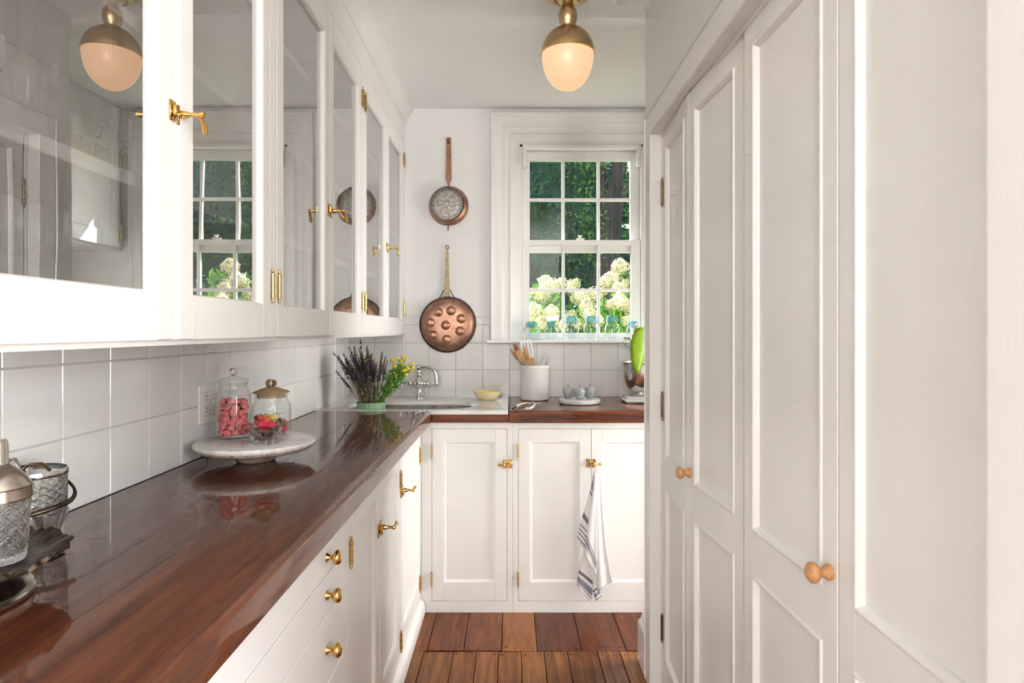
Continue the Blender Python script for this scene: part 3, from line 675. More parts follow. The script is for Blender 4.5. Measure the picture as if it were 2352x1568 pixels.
# ---- sink
e = thing('sink', (-.45, 3.2, .80), 'white marble sink slab with a long rounded basin', 'sink')
def sink_slab():
    x0, x1, y0, y1 = XL+.008, -.012, 2.917, YB-.009; zt, zb = CT+.002, .936
    cx, cy = -.497, 3.137; N = 96; inner = []; outer = []
    hw, hd, r = .302, .160, .085
    for k in range(N):
        th = 2*pi*k/N; c, s_ = cos(th), sin(th); ex = .42
        px = cx+hw*math.copysign(abs(c)**ex, c); py = cy+hd*math.copysign(abs(s_)**(ex+.15), s_)
        inner.append((px, py))
        dx, dy = px-cx, py-cy; ts = []
        if dx > 1e-9: ts.append((x1-cx)/dx)
        if dx < -1e-9: ts.append((x0-cx)/dx)
        if dy > 1e-9: ts.append((y1-cy)/dy)
        if dy < -1e-9: ts.append((y0-cy)/dy)
        t = min(ts); outer.append([cx+dx*t, cy+dy*t])
    for corner in ((x0, y0), (x1, y0), (x0, y1), (x1, y1)):
        k = min(range(N), key=lambda i: (outer[i][0]-corner[0])**2+(outer[i][1]-corner[1])**2); outer[k] = list(corner)
    vs = []; loops = []
    def loop(pts, z, inset=0, c=None):
        b = len(vs)
        for (x, y) in pts:
            if inset: d = Vector((x-cx, y-cy)); L = d.length; d *= (L+inset)/L; x, y = cx+d.x, cy+d.y
            vs.append((x, y, z))
        return list(range(b, b+N))
    Ls = [loop(outer, zb), loop(outer, zt), loop(inner, zt, .008), loop(inner, zt-.003, .003), loop(inner, zt-.010), loop(inner, zb)]
    fs = []
    Ls.append(Ls[0])
    for a, b in zip(Ls, Ls[1:]):
        for k in range(N): fs.append((a[k], a[(k+1) % N], b[(k+1) % N], b[k]))
    m = MB(); m.add(vs, fs); m.build('slab', 'sink_marble', e, 40)
    vs.clear(); fs = []
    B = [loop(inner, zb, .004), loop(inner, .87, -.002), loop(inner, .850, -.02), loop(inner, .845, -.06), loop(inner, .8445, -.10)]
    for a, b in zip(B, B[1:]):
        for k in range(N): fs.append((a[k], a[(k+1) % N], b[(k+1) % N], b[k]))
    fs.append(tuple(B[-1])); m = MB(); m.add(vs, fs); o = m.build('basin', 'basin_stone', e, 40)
    md = o.modifiers.new('thickness', 'SOLIDIFY'); md.thickness = .006; md.offset = -1 
    q = MB().lathe([(0, 0), (.022, 0), (.022, .002), (.016, .001), (0, .001)], (cx+.1, cy, .845), 16); q.build('drain', 'steel', o)
sink_slab()
m = MB(); m.prism([(-.20, 3.10, CT+.0022), (-.20, 3.17, CT+.0022), (-.10, 3.135, CT+.0022), (-.075, 3.125, CT+.0022), (-.10, 3.115, CT+.0022)], (0, 0, .0006)); m.build('drain_groove', 'sink_marble', e)

# ================================================================ ceiling light
def ceiling_light():
    c = (.204, 2.25); e = thing('ceiling_light', (c[0], c[1], ZC), 'brass ceiling light with an egg shaped opal glass globe', 'ceiling light')
    MB().lathe([(0, ZC-.001), (.089, ZC-.001), (.090, 2.556), (.086, 2.553), (.089, 2.548), (.088, 2.535), (.080, 2.522), (.062, 2.512), (.050, 2.508), (.046, 2.513), (.040, 2.509), (.034, 2.500), (0, 2.500)], (*c, 0), 40).build('canopy', 'aged_brass', e, 35)
    MB().lathe([(.020, 2.505), (.019, 2.492), (.022, 2.480), (.031, 2.466), (.0345, 2.450), (.0325, 2.432), (.026, 2.415), (.026, 2.405)], (*c, 0), 28).build('neck', 'aged_brass', e, 60)
    pr = [(.024, 2.412)]+[(.0945*sin(t), 2.317+.094*cos(t)) for t in [radians(a) for a in range(20, 91, 7)]]+[(.0945, 2.314), (.092, 2.314)]
    MB().lathe(pr, (*c, 0), 48).build('cap', 'aged_brass', e, 60)
    MB().lathe([(.0925, 2.3155), (.0965, 2.3155), (.0965, 2.3115), (.0925, 2.3115)], (*c, 0), 48).build('rim', 'brass', e, 40)
    pr = [(.0925*cos(t)**.9 if t < 1.56 else 0, 2.313-.128*sin(t)) for t in [radians(a) for a in (0, 8, 16, 24, 32, 40, 48, 56, 64, 72, 80, 86, 90)]]
    o = MB().lathe(pr, (*c, 0), 48).build('globe', 'opal_glow', e, 60); o['label'] = 'glowing opal glass globe'
ceiling_light()

# ================================================================ copper pans on the window wall
YW = YB-.0015
def skimmer():
    c = P(1030, 473, YB); cx, cz = c.x, c.z
    e = thing('copper_strainer', (cx, YW, cz), 'round copper strainer with a pierced tinned face hanging on the wall', 'strainer')
    R = .110; f = Fr((0, YW, 0), (1, 0, 0), (0, -1, 0))
    m = MB(); f.lathe(m, [(R, .002), (R+.002, .005), (R, .009), (R-.004, .020), (R-.014, .034), (R-.022, .038)], (cx+.002, 0, cz), (0, 1, 0), 40); m.build('rim', 'copper', e, 40)
    m = MB(); f.lathe(m, [(R-.016, .034), (R-.020, .041), (R-.03, .043), (.04, .044), (0, .0445)], (cx-.006, 0, cz+.004), (0, 1, 0), 40); fa = m.build('pierced_face', 'tinned', e, 40)
    h = MB()
    def hole(r, th, s=.0026): f.lathe(h, [(s, 0), (0, .0004)], (cx-.006+r*cos(th), .0444, cz+.004+r*sin(th)), (0, 1, 0), 6)
    for r, n in ((.088, 62), (.081, 57), (.074, 52)):
        for k in range(n): hole(r, 2*pi*k/n)
    for k in range(8):
        for j in range(8): hole(.012+j*.0072, 2*pi*k/8+.2)
        for j in range(4): hole(.040+j*.006, 2*pi*(k+.5)/8+.2+(.12 if j % 2 else -.12))
    o = h.build('perforations', 'dark_hole', fa); o['kind'] = 'stuff'
    ht = P(1031, 317, YB).z
    m = MB(); z0 = cz+R-.004
    pl = [(-.004, z0), (.004, z0), (.0065, z0+.02), (.017, z0+.045), (.016, z0+.12), (.013, ht), (-.012, ht), (-.014, z0+.12), (-.016, z0+.045), (-.0065, z0+.02)]
    m.prism([(cx+.001+x, YW-.010, z) for x, z in pl], (0, .005, 0)); hd = m.build('handle', 'copper_handle', e)
    m = MB(); f.lathe(m, [(.0045, 0), (.0045, .001), (0, .001)], (cx, .0101, ht-.032), (0, 1, 0), 10); m.build('hanging_hole', 'dark_hole', hd)
    m = MB(); f.lathe(m, [(.006, 0), (.0075, .004), (.005, .008), (0, .009)], (cx+.001, .010, ht-.020), (0, 1, 0), 10); m.build('hook', 'copper_handle', e, 40)
    m = MB(); m.box(cx-.003, cx+.003, YW-.018, YW-.012, cz-R-.030, cz-R+.012, .002); m.box(cx-.022, cx+.022, YW-.016, YW-.008, cz-R+.000, cz-R+.010, .003); m.build('rest_hook', 'copper_handle', e)
skimmer()
def egg_pan():
    c = P(1029, 745, YB); cx, cz = c.x, c.z; R = .154
    e = thing('copper_pan', (cx, YW, cz), 'dented round copper egg pan with eight domed cups hanging on the wall', 'pan')
    f = Fr((0, YW-.007, 0), (1, 0, 0), (0, -1, 0))
    wob = lambda th, r, h: 1+.012*sin(2*th+.6)+.008*sin(3*th)
    m = MB(); pr = [(R, .001), (R+.004, .003), (R+.005, .008), (R+.003, .012), (R-.002, .013)]
    tmp = MB(); tmp.lathe(pr, (0, 0, 0), 56, (0, 0, 1), wob=wob)
    m.add([f.p(cx+x, z, cz+y) for x, y, z in tmp.v], tmp.f); m.build('rim', 'iron', e, 50)
    tmp = MB(); tmp.lathe([(R, .003), (R-.002, .010), (R-.010, .022), (R-.024, .034), (R-.045, .041), (R-.07, .044), (.04, .045), (0, .045)], (0, 0, 0), 56, wob=wob)
    m = MB(); m.add([f.p(cx+x, z, cz+y) for x, y, z in tmp.v], tmp.f); m.build('body', 'copper', e, 60)
    for (u, v) in ((1009, 717), (1038, 714), (1061, 732), (991, 741), (1026, 747), (1058, 760), (997, 769), (1028, 779)):
        q = P(u, v, YB); m = MB()
        f.lathe(m, [(.0265, 0), (.0255, .006), (.021, .014), (.013, .0195), (0, .0215)], (q.x, .042, q.z), (0, 1, 0), 20); m.build('egg_cup', 'copper_bump', e, 60)
    zt = P(0, 567, YB).z; z0 = cz+R-.008
    m = MB(); pl = [(-.0145, z0), (.0145, z0), (.012, z0+.10), (.007, zt-.03), (.004, zt-.012), (-.004, zt-.012), (-.007, zt-.03), (-.013, z0+.10)]
    m.prism([(cx-.004+x, YW-.014, z) for x, z in pl], (0, .005, 0))
    m.tube([(cx-.003+.009*cos(t), YW-.0115, zt+.009*sin(t)-.003) for t in [2*pi*k/16 for k in range(17)]], .0028, 6); m.build('handle', 'old_brass_handle', e)
    m = MB(); m.box(cx-.024, cx+.017, YW-.017, YW-.008, z0-.004, z0+.012, .003); m.build('handle_bracket', 'tinned', e)
    m = MB()
    for s in (-1, 1): m.tube([(cx-.004+s*.014, YW-.012, z0+.046), (cx-.004+s*.022, YW-.012, z0+.044), (cx-.004+s*.032, YW-.012, z0+.018), (cx-.004+s*.052, YW-.012, z0-.008)], .0026, 6)
    m.build('wire_brace', 'iron', e, 40)
egg_pan()

# ================================================================ tap
def tap():
    b = P(962, 915, 3.44); x, y, z = b.x, 3.44, CT+.0025
    e = thing('tap', (x, y, z), 'chrome two-handled mixer tap with a bent swivel spout behind the sink', 'tap')
    MB().lathe([(0, 0), (.036, 0), (.036, .004), (.031, .010), (.022, .026), (.017, .044), (.016, .056), (.022, .064), (.030, .070), (.033, .082), (.030, .093), (.022, .102), (.014, .112), (.012, .118), (.017, .123), (.018, .131), (.014, .138), (.011, .142), (.011, .158), (.0145, .163), (.0155, .172), (.012, .180), (0, .184)], (x, y, z), 28).build('body', 'chrome', e, 60)
    MB().tube([(x-.004, y, z+.170), (x+.03, y-.006, z+.170), (x+.065, y-.012, z+.166), (x+.084, y-.016, z+.156), (x+.094, y-.018, z+.138), (x+.097, y-.019, z+.115), (x+.098, y-.019, z+.085)], [.0105, .0105, .0105, .010, .010, .0098, .0098], 14).lathe([(.0095, 0), (.0125, .004), (.0125, .016), (.0105, .020)], (x+.098, y-.019, z+.072), 16).build('spout', 'chrome', e, 60)
    for s in (-1, 1):
        m = MB(); m.lathe([(.013, .022), (.012, .034), (.018, .038), (.0205, .045), (.019, .053), (.010, .056), (.0055, .060), (.0045, .080), (.0045, .092), (0, .093)], (x, y, z+.080), 18, (s, 0, 0))
        m.tube([(x+s*.092, y, z+.058), (x+s*.092, y, z+.080), (x+s*.092, y, z+.112)], [.0035, .0045, .0035], 8).sphere((x+s*.092, y, z+.056), .006, 10, 6).sphere((x+s*.092, y, z+.114), .005, 10, 6)
        m.build('handle', 'chrome', e, 60)
tap()

# ================================================================ lavender and tansy standing in the sink
def flowers():
    px, py, pz, R = -.676, 3.055, .8465, .070
    e = thing('plant_pot', (px, py, pz), 'pale green ribbed pot standing in the sink', 'pot')
    m = MB(); n = 72; rib = lambda th, r, h: 1+.022*cos(18*th) if .012 < h < .1285 else 1
    m.lathe([(0, .001), (.052, .001), (.055, .006), (.058, .014), (.0690, .128), (.0715, .1295), (.0715, .133), (.068, .133), (.064, .126), (.053, .012), (0, .010)], (px, py, pz), n, wob=rib); m.build('pot', 'ribbon_green', e, 40)
    MB().lathe([(0, .115), (.05, .116), (.064, .113)], (px, py, pz), 20).build('soil', 'bark', e)
    z0 = pz+.10
    def sprig_mesh(L, bend, fl, seed):
        rnd = random.Random(seed); st = MB(); pts = [(bend*(t*t), 0, L*t) for t in (0, .25, .5, .75, 1)]
        st.tube(pts, [.0011, .0011, .001, .0009, .0007], 4)
        for k in range(5):
            t = rnd.uniform(.15, .6); d = rnd.uniform(0, 6.28); q = Vector((bend*t*t, 0, L*t)); tip = q+Vector((cos(d)*.006, sin(d)*.006, .03)); w = Vector((-sin(d)*.0015, cos(d)*.0015, 0))
            st.add([q, q*.5+tip*.5+w, tip, q*.5+tip*.5-w], [(0, 1, 2, 3)])
        bd = MB(); nb = int(fl/.0058)
        for j in range(nb):
            t = 1-fl/L*(1-j/nb); q = Vector((bend*t*t, 0, L*t))
            if rnd.random() < .12: continue
            for k in range(4):
                d = k*1.57+j*.8+rnd.uniform(-.4, .4); rr = .0032*(1-.45*j/nb)+.0006
                bd.sphere(q+Vector((cos(d)*rr, sin(d)*rr, rnd.uniform(-.001, .001))), .0024*(1-.3*j/nb), 5, 3, 1.35)
        return st, bd
    e2 = thing('lavender_bunch', (px-.01, py, z0), 'bunch of dried dusky lavender sprigs spreading out of the green pot', 'flowers')
    protos = []
    for k in range(6):
        st, bd = sprig_mesh(.235+.012*k, .012+.008*(k % 3), .105-.008*(k % 4), k)
        protos.append((st.mesh('stalk', 'lavender_stem', 0, False), bd.mesh('buds', 'lavender_bud', 0)))
    rnd = random.Random(3)
    for k in range(88):
        lean = rnd.triangular(-.62, .42, -.30); front = rnd.uniform(-.28, .28); sm, bmh = protos[k % 6]
        base = Vector((px+rnd.uniform(-.042, .034)+lean*.02, py+rnd.uniform(-.035, .035), z0+rnd.uniform(-.01, .015)))
        sc = rnd.uniform(.74, 1.14)*(1.0 if lean < .1 else .9)
        # keep the bunch short of the tiled wall
        lim = (XL+.03-base.x)/(.30*sc); lean = max(lean, math.asin(max(-.95, min(.95, lim))))
        rot = Matrix.Rotation(lean, 3, 'Y') @ Matrix.Rotation(front, 3, 'X') @ Matrix.Rotation(rnd.uniform(0, 6.28), 3, 'Z')
        o = inst(sm, 'sprig', e2, base, rot.to_euler(), sc)
        b = bpy.data.objects.new('flower_spike', bmh); COL.objects.link(b); b.parent = o
    e3 = thing('tansy_bunch', (px+.03, py, z0), 'fresh green tansy stems with yellow button flowers beside the lavender', 'flowers')
    hd = MB(); hd.lathe([(0, -.003), (.006, -.002), (.0086, .001), (.0085, .004), (.006, .0065), (0, .0075)], (0, 0, 0), 10)
    hm = hd.mesh('flower_head', 'tansy_flower', 40); rnd = random.Random(11)
    heads = [(912, 823), (925, 820), (934, 822), (940, 838), (948, 845), (905, 833), (906, 846), (925, 838), (934, 845), (918, 848), (928, 852), (937, 846), (911, 862), (932, 860), (947, 836), (921, 829), (908, 841), (943, 852), (867, 831), (836, 822), (844, 826), (900, 828), (930, 828), (808, 833)]
    for i, (u, v) in enumerate(heads):
        Y = py+rnd.uniform(-.05, .05); q = P(u, v, Y)
        b = Vector((px+.03+rnd.uniform(-.02, .02) if u > 860 else px+rnd.uniform(-.02, .02), py+rnd.uniform(-.03, .03), z0))
        mid = b*.45+q*.55+Vector((-.006, 0, .012))
        o = MB().tube([b, b*.7+mid*.3, mid, mid*.4+q*.6, q-Vector((0, 0, .002))], [.0016, .0015, .0013, .001, .0009], 5).build('stem', 'tansy_leaf', e3, 40)
        sc = rnd.uniform(.85, 1.25)*(1.35 if i == 10 else 1)*(.6 if u < 895 else 1)
        h = inst(hm, 'flower_head', o, q, (rnd.uniform(.2, .9), rnd.uniform(-.5, .5), 0), sc)
    lf = MB()
    for k in range(420):
        t = rnd.uniform(.22, .82); u = 868+70*t+rnd.gauss(0, 9); v = 922-92*t+rnd.gauss(0, 8)
        q = P(u, v, py+rnd.uniform(-.05, .05)); d = Vector((rnd.gauss(.5, .5), rnd.gauss(0, .5), rnd.gauss(.5, .5))).normalized(); L = rnd.uniform(.011, .023)
        w = d.cross(Vector((rnd.gauss(0, 1), rnd.gauss(0, 1), rnd.gauss(0, 1)))).normalized()*L*.33
        lf.add([q, q+d*L*.35+w, q+d*L*.55+w*.5, q+d*L*.75+w*.9, q+d*L, q+d*L*.7-w*.8, q+d*L*.5-w*.4, q+d*L*.3-w], [(0, 1, 2, 7), (2, 3, 4, 5), (2, 5, 6, 7)])
    o = lf.build('leaves', 'tansy_leaf', e3, 0, False, False); o['kind'] = 'stuff'
flowers()

# ================================================================ things on the short worktop
def yellow_dish():
    c = P(1119, 919, 3.33); x, y, z = c.x, 3.36, CT+.0025
    m = MB(); out = [(0, 0), (.028, 0), (.040, .003), (.058, .016), (.070, .033), (.0765, .046)]; inn = [(.0735, .046), (.067, .034), (.055, .019), (.038, .008), (0, .006)]
    wob = lambda th, r, h: 1.0+.015*cos(2*th)
    e = thing('dish', (x, y, z), 'small pale yellow glazed dish on the sink edge', 'dish')
    t = MB(); t.lathe(out+[(.0755, .0475)], (0, 0, 0), 40); vs = [(a, b, c_+.10*max(0, a)*c_*2+(.06*abs(b)*c_)) for a, b, c_ in t.v]
    m.add([(x+a, y+b*.86, z+c_) for a, b, c_ in vs], t.f); m.build('body', 'cream_glaze', e, 50)
    t = MB(); t.lathe([(.0755, .0475)]+inn, (0, 0, 0), 40); vs = [(a, b, c_+.10*max(0, a)*c_*2+(.06*abs(b)*c_)) for a, b, c_ in t.v]
    m = MB(); m.add([(x+a, y+b*.86, z+c_) for a, b, c_ in vs], t.f); m.build('inside', 'yellow_glaze', e, 50)
yellow_dish()
ZW = CT-.0005
def crock():
    x, y, z = P(1228, 917, 3.40).x, 3.40, ZW
    MBo = MB().lathe([(0, 0), (.070, 0), (.075, .003), (.0775, .012), (.0775, .165), (.0800, .172), (.0805, .182), (.0785, .187), (.0745, .186), (.0720, .178), (.0705, .02), (0, .014)], (x, y, z), 48)
    o = MBo.build('crock', 'white_ceramic', None, 40); tag(o, 'white ceramic crock holding wooden spoons and a spatula', 'crock')
    top = z+.186
    def spoon(name, label, u, v, hw, hl, mat, ubase, thick=.006, bowl=True, Yt=3.36):
        q = P(u, v, Yt); b = Vector((x+ubase, y+(Yt-y)*-.3, z+.022)); d = (q-b).normalized(); side = d.cross(Vector((0, 1, 0))).normalized(); nrm = side.cross(d).normalized()
        e = thing(name, b, label, 'utensil', 'utensils in the white crock')
        neck = q-d*hl*.55
        MB().tube([b, b*.5+neck*.5, neck, neck+d*.012], [.0055, .0055, .005, .0045], 8).build('handle', mat, e, 50)
        m = MB(); n = 20; ring = []; 
        vs = []; fs = []
        for j, (f, o_) in enumerate(((1.0, 0), (1.0, -thick), (.55, -thick-.004 if bowl else -thick), (.0, -thick-.005 if bowl else -thick))):
            for k in range(n): th = 2*pi*k/n; vs.append(q+side*cos(th)*hw*f+d*sin(th)*hl*.5*f*(1 if sin(th) > 0 else 1.05)+nrm*o_)
        for j, (f, o_) in enumerate(((.8, -.001), (.5, -.004 if bowl else -.001), (0, -.005 if bowl else -.001))):
            for k in range(n): th = 2*pi*k/n; vs.append(q+side*cos(th)*hw*f+d*sin(th)*hl*.5*f+nrm*o_)
        def rg(a, b):
            for k in range(n): fs.append((a*n+k, a*n+(k+1) % n, b*n+(k+1) % n, b*n+k))
        rg(0, 1); rg(1, 2); rg(2, 3); rg(0, 4); rg(4, 5); rg(5, 6)
        m.add(vs, fs); m.build('spoon_head', mat, e, 50)
        return e, q, d, side, nrm
    spoon('wooden_spoon', 'slim pale wooden spoon leaning farthest out of the crock', 1183, 815, .011, .085, 'spoon_wood', .058)
    spoon('wooden_spoon', 'dark reddish wooden spoon in the crock', 1187, 801, .013, .060, 'spoon_red', .04, Yt=3.43)
    spoon('wooden_spoon', 'broad flat wooden paddle in the crock', 1196, 818, .019, .085, 'spoon_wood', .03, bowl=False, Yt=3.345)
    spoon('wooden_spoon', 'long pale wooden spoon with a hollowed oval bowl', 1208, 811, .014, .085, 'spoon_wood', .02, Yt=3.40)
    spoon('wooden_spoon', 'round-headed wooden spoon low at the front of the crock', 1220, 831, .0215, .052, 'spoon_wood', .0, Yt=3.335)
    q = P(1212, 800, 3.46); b = Vector((x+.02, y+.02, z+.022)); e = thing('spatula', b, 'white slotted spatula standing tall in the crock', 'utensil', 'utensils in the white crock')
    MB().tube([b, q+Vector((.005, 0, -.05))], .005, 8).build('handle', 'white_plastic', e, 50)
    m = MB(); r = Matrix.Rotation(radians(-10), 3, 'Y')
    def pt(a, c_): v = r @ Vector((a, 0, c_)); return q+v
    for (a0, a1) in ((-.036, -.024), (-.017, -.007), (.0, .010), (.017, .029)): m.prism([pt(a0, -.030), pt(a1, -.030), pt(a1, .034), pt(a0, .034)], (0, .0035, 0))
    m.prism([pt(-.036, .034), pt(.029, .034), pt(.026, .047), pt(-.022, .050), pt(-.034, .043)], (0, .0035, 0)); m.prism([pt(-.036, -.030), pt(-.010, -.062), pt(.018, -.062), pt(.029, -.030)], (0, .0035, 0)); m.build('blade', 'white_plastic', e)
    q = P(1254, 820, 3.42); b = Vector((x-.03, y, z+.022)); e = thing('spreader', b, 'pale grey spreader tilted to the side of the crock', 'utensil', 'utensils in the white crock')
    MB().tube([b, b*.3+q*.7], .005, 8).build('handle', 'wax_grey', e, 50)
    d = (q-b).normalized(); s_ = d.cross(Vector((0, 1, 0))).normalized(); m = MB()
    m.prism([q+d*a+s_*w for a, w in ((-.05, -.010), (-.02, -.012), (.012, -.012), (.020, -.005), (.021, .004), (.014, .011), (-.02, .012), (-.05, .010))], (0, .006, 0)); m.build('blade', 'wax_grey', e)
crock()
def pruners():
    z = ZW+.011; e = thing('pruning_shears', (P(1212, 928, 3.13).x, 3.14, z-.011), 'cream-handled pruning shears lying on the worktop before the crock', 'shears')
    def q(u, v, dz=0): Y = (H-z)*F_PX/(v-CY+8); p = P(u, 0, Y); return Vector((p.x, Y, z+dz))
    MB().tube([q(1184, 926), q(1196, 920), q(1210, 917.5), q(1220, 918.5)], [.0062, .0068, .006, .005], 10, flat=.9).build('handle', 'shear_grip', e, 50)
    MB().tube([q(1178.5, 930.5), q(1184.5, 925.8)], [.0066, .0066], 10, flat=.9).build('grip_end', 'black_rubber', e, 50)
    MB().tube([q(1207, 929.5), q(1216, 930), q(1224, 926), q(1228, 920.5)], [.006, .007, .0065, .005], 10, flat=.9).build('handle', 'shear_grip', e, 50)
    MB().tube([q(1221, 919.5), q(1230, 919), q(1240, 916.5), q(1245, 916)], [.008, .007, .004, .001], 8, flat=.4).build('blade', 'chrome', e, 50)
    MB().tube([q(1222, 918.5, .004), q(1232, 920.5, .004), q(1248, 918, .002)], [.007, .005, .001], 8, flat=.3).build('blade', 'steel', e, 50)
    MB().lathe([(0, -.008), (.008, -.008), (.008, .011), (0, .012)], q(1224, 919.5), 12).build('pivot', 'steel', e)
pruners()
def apples():
    x, y = P(1331, 920, 3.24).x, 3.235
    o = MB().lathe([(0, 0), (.098, 0), (.104, .003), (.1075, .012), (.1075, .020), (.104, .0235), (.06, .024), (0, .024)], (x, y, ZW), 56).build('marble_board', 'white_marble', None, 40)
    tag(o, 'round white marble board carrying three grey stone apples', 'board')
    zt = ZW+.0242
    pr = [(0, .0), (.012, .0), (.017, .001), (.022, .010), (.027, .024), (.0300, .038), (.0285, .049), (.021, .056), (.011, .0575), (.004, .054), (0, .052)]
    wob = lambda th, r, h: 1+.03*cos(5*th+h*20)*(1 if h > .03 else .4)
    bm_ = MB().lathe(pr, (0, 0, 0), 30, wob=wob).mesh('body', 'grey_stone', 60); sm = MB().tube([(0, 0, .050), (.0008, 0, .062), (-.0005, 0, .074)], .0011, 6).mesh('stem', 'iron', 40)
    for (u, Y, lab, rz) in ((1305, 3.262, 'grey stone apple at the back of the marble board, nearer the crock', 0), (1331, 3.205, 'grey stone apple standing at the front of the marble board', 1.1), (1355, 3.262, 'grey stone apple at the back of the marble board, nearer the steel bowl', 2.3)):
        e = thing('stone_apple', (P(u, 0, Y).x, Y, zt), lab, 'ornament', 'stone apples on the marble board', rotz=rz)
        inst(bm_, 'body', e, (0, 0, 0), world=False); inst(sm, 'stem', e, (0, 0, 0), world=False)
apples()
def mixer():
    x, y, z = .685, 3.30, ZW; e = thing('stand_mixer', (x, y, z), 'white stand mixer with a polished steel bowl half hidden by the closet', 'mixer')
    MB().box(x-.098, x+.24, y-.085, y+.085, z, z+.020, .009).box(x-.085, x+.22, y-.075, y+.075, z+.018, z+.030, .006).build('base', 'enamel', e, 50)
    MB().lathe([(.038, .030), (.040, .032), (.042, .046), (.042, .052), (.060, .064), (.080, .090), (.096, .125), (.105, .165), (.109, .200), (.111, .204), (.113, .206), (.112, .210), (.108, .209), (.104, .165), (.078, .092), (.05, .062), (0, .055)], (x, y, z), 48).build('bowl', 'steel', e, 50)
    m = MB(); m.box(x+.13, x+.22, y-.05, y+.05, z+.028, z+.27, .02); m.box(x-.06, x+.24, y-.055, y+.055, z+.265, z+.37, .035); m.build('head', 'enamel', e, 50)
    m = MB(); m.lathe([(.022, 0), (.022, .018), (.012, .022), (.012, .03)], (x-.06, y, z+.318), 20, (-1, 0, 0)); m.lathe([(.0, 0), (.026, 0), (.026, .012), (.018, .016), (0, .016)], (x-.092, y, z+.318), 20, (1, 0, 0)); m.lathe([(.016, 0), (.014, .03), (.009, .07), (.007, .09)], (x-.045, y, z+.27), 16, (0, 0, -1)); m.build('attachment_hub', 'chrome', e, 50)
mixer()
def leaf_plant():
    bx, by = .83, 3.06; e = thing('potted_plant', (bx, by, ZW), 'leafy plant with one large drooping sunlit leaf beside the steel bowl', 'plant')
    MB().lathe([(0, 0), (.045, 0), (.06, .09), (.063, .10), (.058, .10), (.05, .09), (0, .088)], (bx, by, ZW), 28).build('pot', 'white_ceramic', e, 40)
    def big(pts, wmax, mat, name, nrm, nerve=.004):
        pts = [Vector(p) for p in pts]; N = 14; vs = []; fs = []
        def bez(t): n = len(pts)-1; return sum((pts[i]*(math.comb(n, i)*t**i*(1-t)**(n-i)) for i in range(n+1)), Vector())
        for i in range(N+1):
            t = i/N; q = bez(t); d = (bez(min(1, t+.01))-bez(max(0, t-.01))).normalized(); sd = d.cross(Vector(nrm)).normalized(); up = sd.cross(d)
            w = wmax*(sin(pi*(t*.93+.05)))**.62*(1 if t < .97 else .5)
            for j, a in enumerate((-1, -.5, 0, .5, 1)): vs.append(q+sd*w*a*(1+.06*(1 if i % 2 else -1)*(abs(a) == 1))-up*(.012*a*a-.003*abs(a)*(i % 2)))
        for i in range(N):
            for j in range(4): fs.append((i*5+j, i*5+j+1, (i+1)*5+j+1, (i+1)*5+j))
        m = MB(); m.add(vs, fs); o = m.build(name, mat, e, 60, False, False); md = o.modifiers.new('t', 'SOLIDIFY'); md.thickness = .0008
        return o
    Y = 3.02
    top = P(1478, 752, Y); tip = P(1465, 858, Y-.02)
    MB().tube([(bx, by, ZW+.09), (bx-.05, by-.01, ZW+.24), tuple(P(1490, 745, Y)), tuple(top)], [.004, .004, .003, .0025], 6).build('stem', 'tansy_leaf', e, 40)
    big([top, P(1476, 770, Y-.01), P(1468, 800, Y-.03), tip], .050, 'big_leaf', 'leaf', (.35, -1, 0.1))
    big([P(1480, 800, Y+.02), P(1469, 785, Y+.015), P(1463, 765, Y+.015), P(1465, 742, Y+.02)], .020, 'pale_leaf', 'leaf', (.5, -1, .2))
    big([P(1490, 760, Y), P(1510, 740, Y), P(1535, 760, Y), P(1540, 810, Y)], .032, 'big_leaf', 'leaf', (-.3, -1, .2))
    big([P(1495, 765, Y), P(1500, 720, Y+.03), P(1510, 690, Y+.08), P(1520, 690, Y+.12)], .028, 'big_leaf', 'leaf', (0, -1, .4))
leaf_plant()
# ---- preserving jars on the sill
def sill_jar(u, h, r, label, bail):
    x = P(u, 0, 3.528).x; y = 3.528; z = 1.2738; k = h/.135
    e = thing('preserving_jar', (x, y, z), label, 'jar', 'blue-tinted jars on the sill')
    o = [(0, 0), (r*.72, 0), (r*.80, .004), (r*.86, .02*k), (r*1.0, .055*k), (r*1.0, .062*k), (r*.90, .080*k), (r*.70, .090*k), (r*.70, .098*k)]
    i = [(r*.66, .098*k), (r*.66, .089*k), (r*.86, .079*k), (r*.95, .060*k), (r*.82, .02*k), (r*.72, .007), (0, .006)]
    MB().lathe(o+i, (x, y, z), 26).build('body', 'aqua_glass', e, 60)
    MB().lathe([(0, .099*k), (r*.74, .099*k), (r*.78, .102*k), (r*.74, .107*k), (r*.77, .111*k), (r*.77, .118*k), (r*.73, .122*k), (r*.72, .128*k), (r*.62, .134*k), (0, .135*k)], (x, y, z), 26).build('lid', 'aqua_lid', e, 50)
    m = MB(); zz_ = z+.094*k
    m.tube([(x+r*.74*cos(t), y+r*.74*sin(t), zz_) for t in [2*pi*j/20 for j in range(21)]], .0013, 5)
    m.tube([(x+bail*r*.74, y-.01, zz_), (x+bail*(r*.74+.010), y-.012, zz_+.012), (x+bail*(r*.74+.006), y-.01, z+.125*k), (x+bail*r*.3, y-.004, z+.1365*k), (x-bail*r*.74, y, z+.116*k)], .0013, 5)
    m.tube([(x+bail*r*.74, y-.012, zz_+.01), (x+bail*(r*.74+.016), y-.018, zz_-.012), (x+bail*(r*.74+.024), y-.02, zz_-.035*k)], .0014, 5); m.build('wire_bail', 'iron', e, 40)
sill_jar(1223, .102, .040, 'shorter blue-tinted jar at the casing end of the sill', -1)
sill_jar(1266, .102, .037, 'shorter blue-tinted jar, second along the sill from the crock end', 1)
sill_jar(1312, .135, .045, 'tall blue-tinted jar, third along the sill, its wire on the crock side', -1)
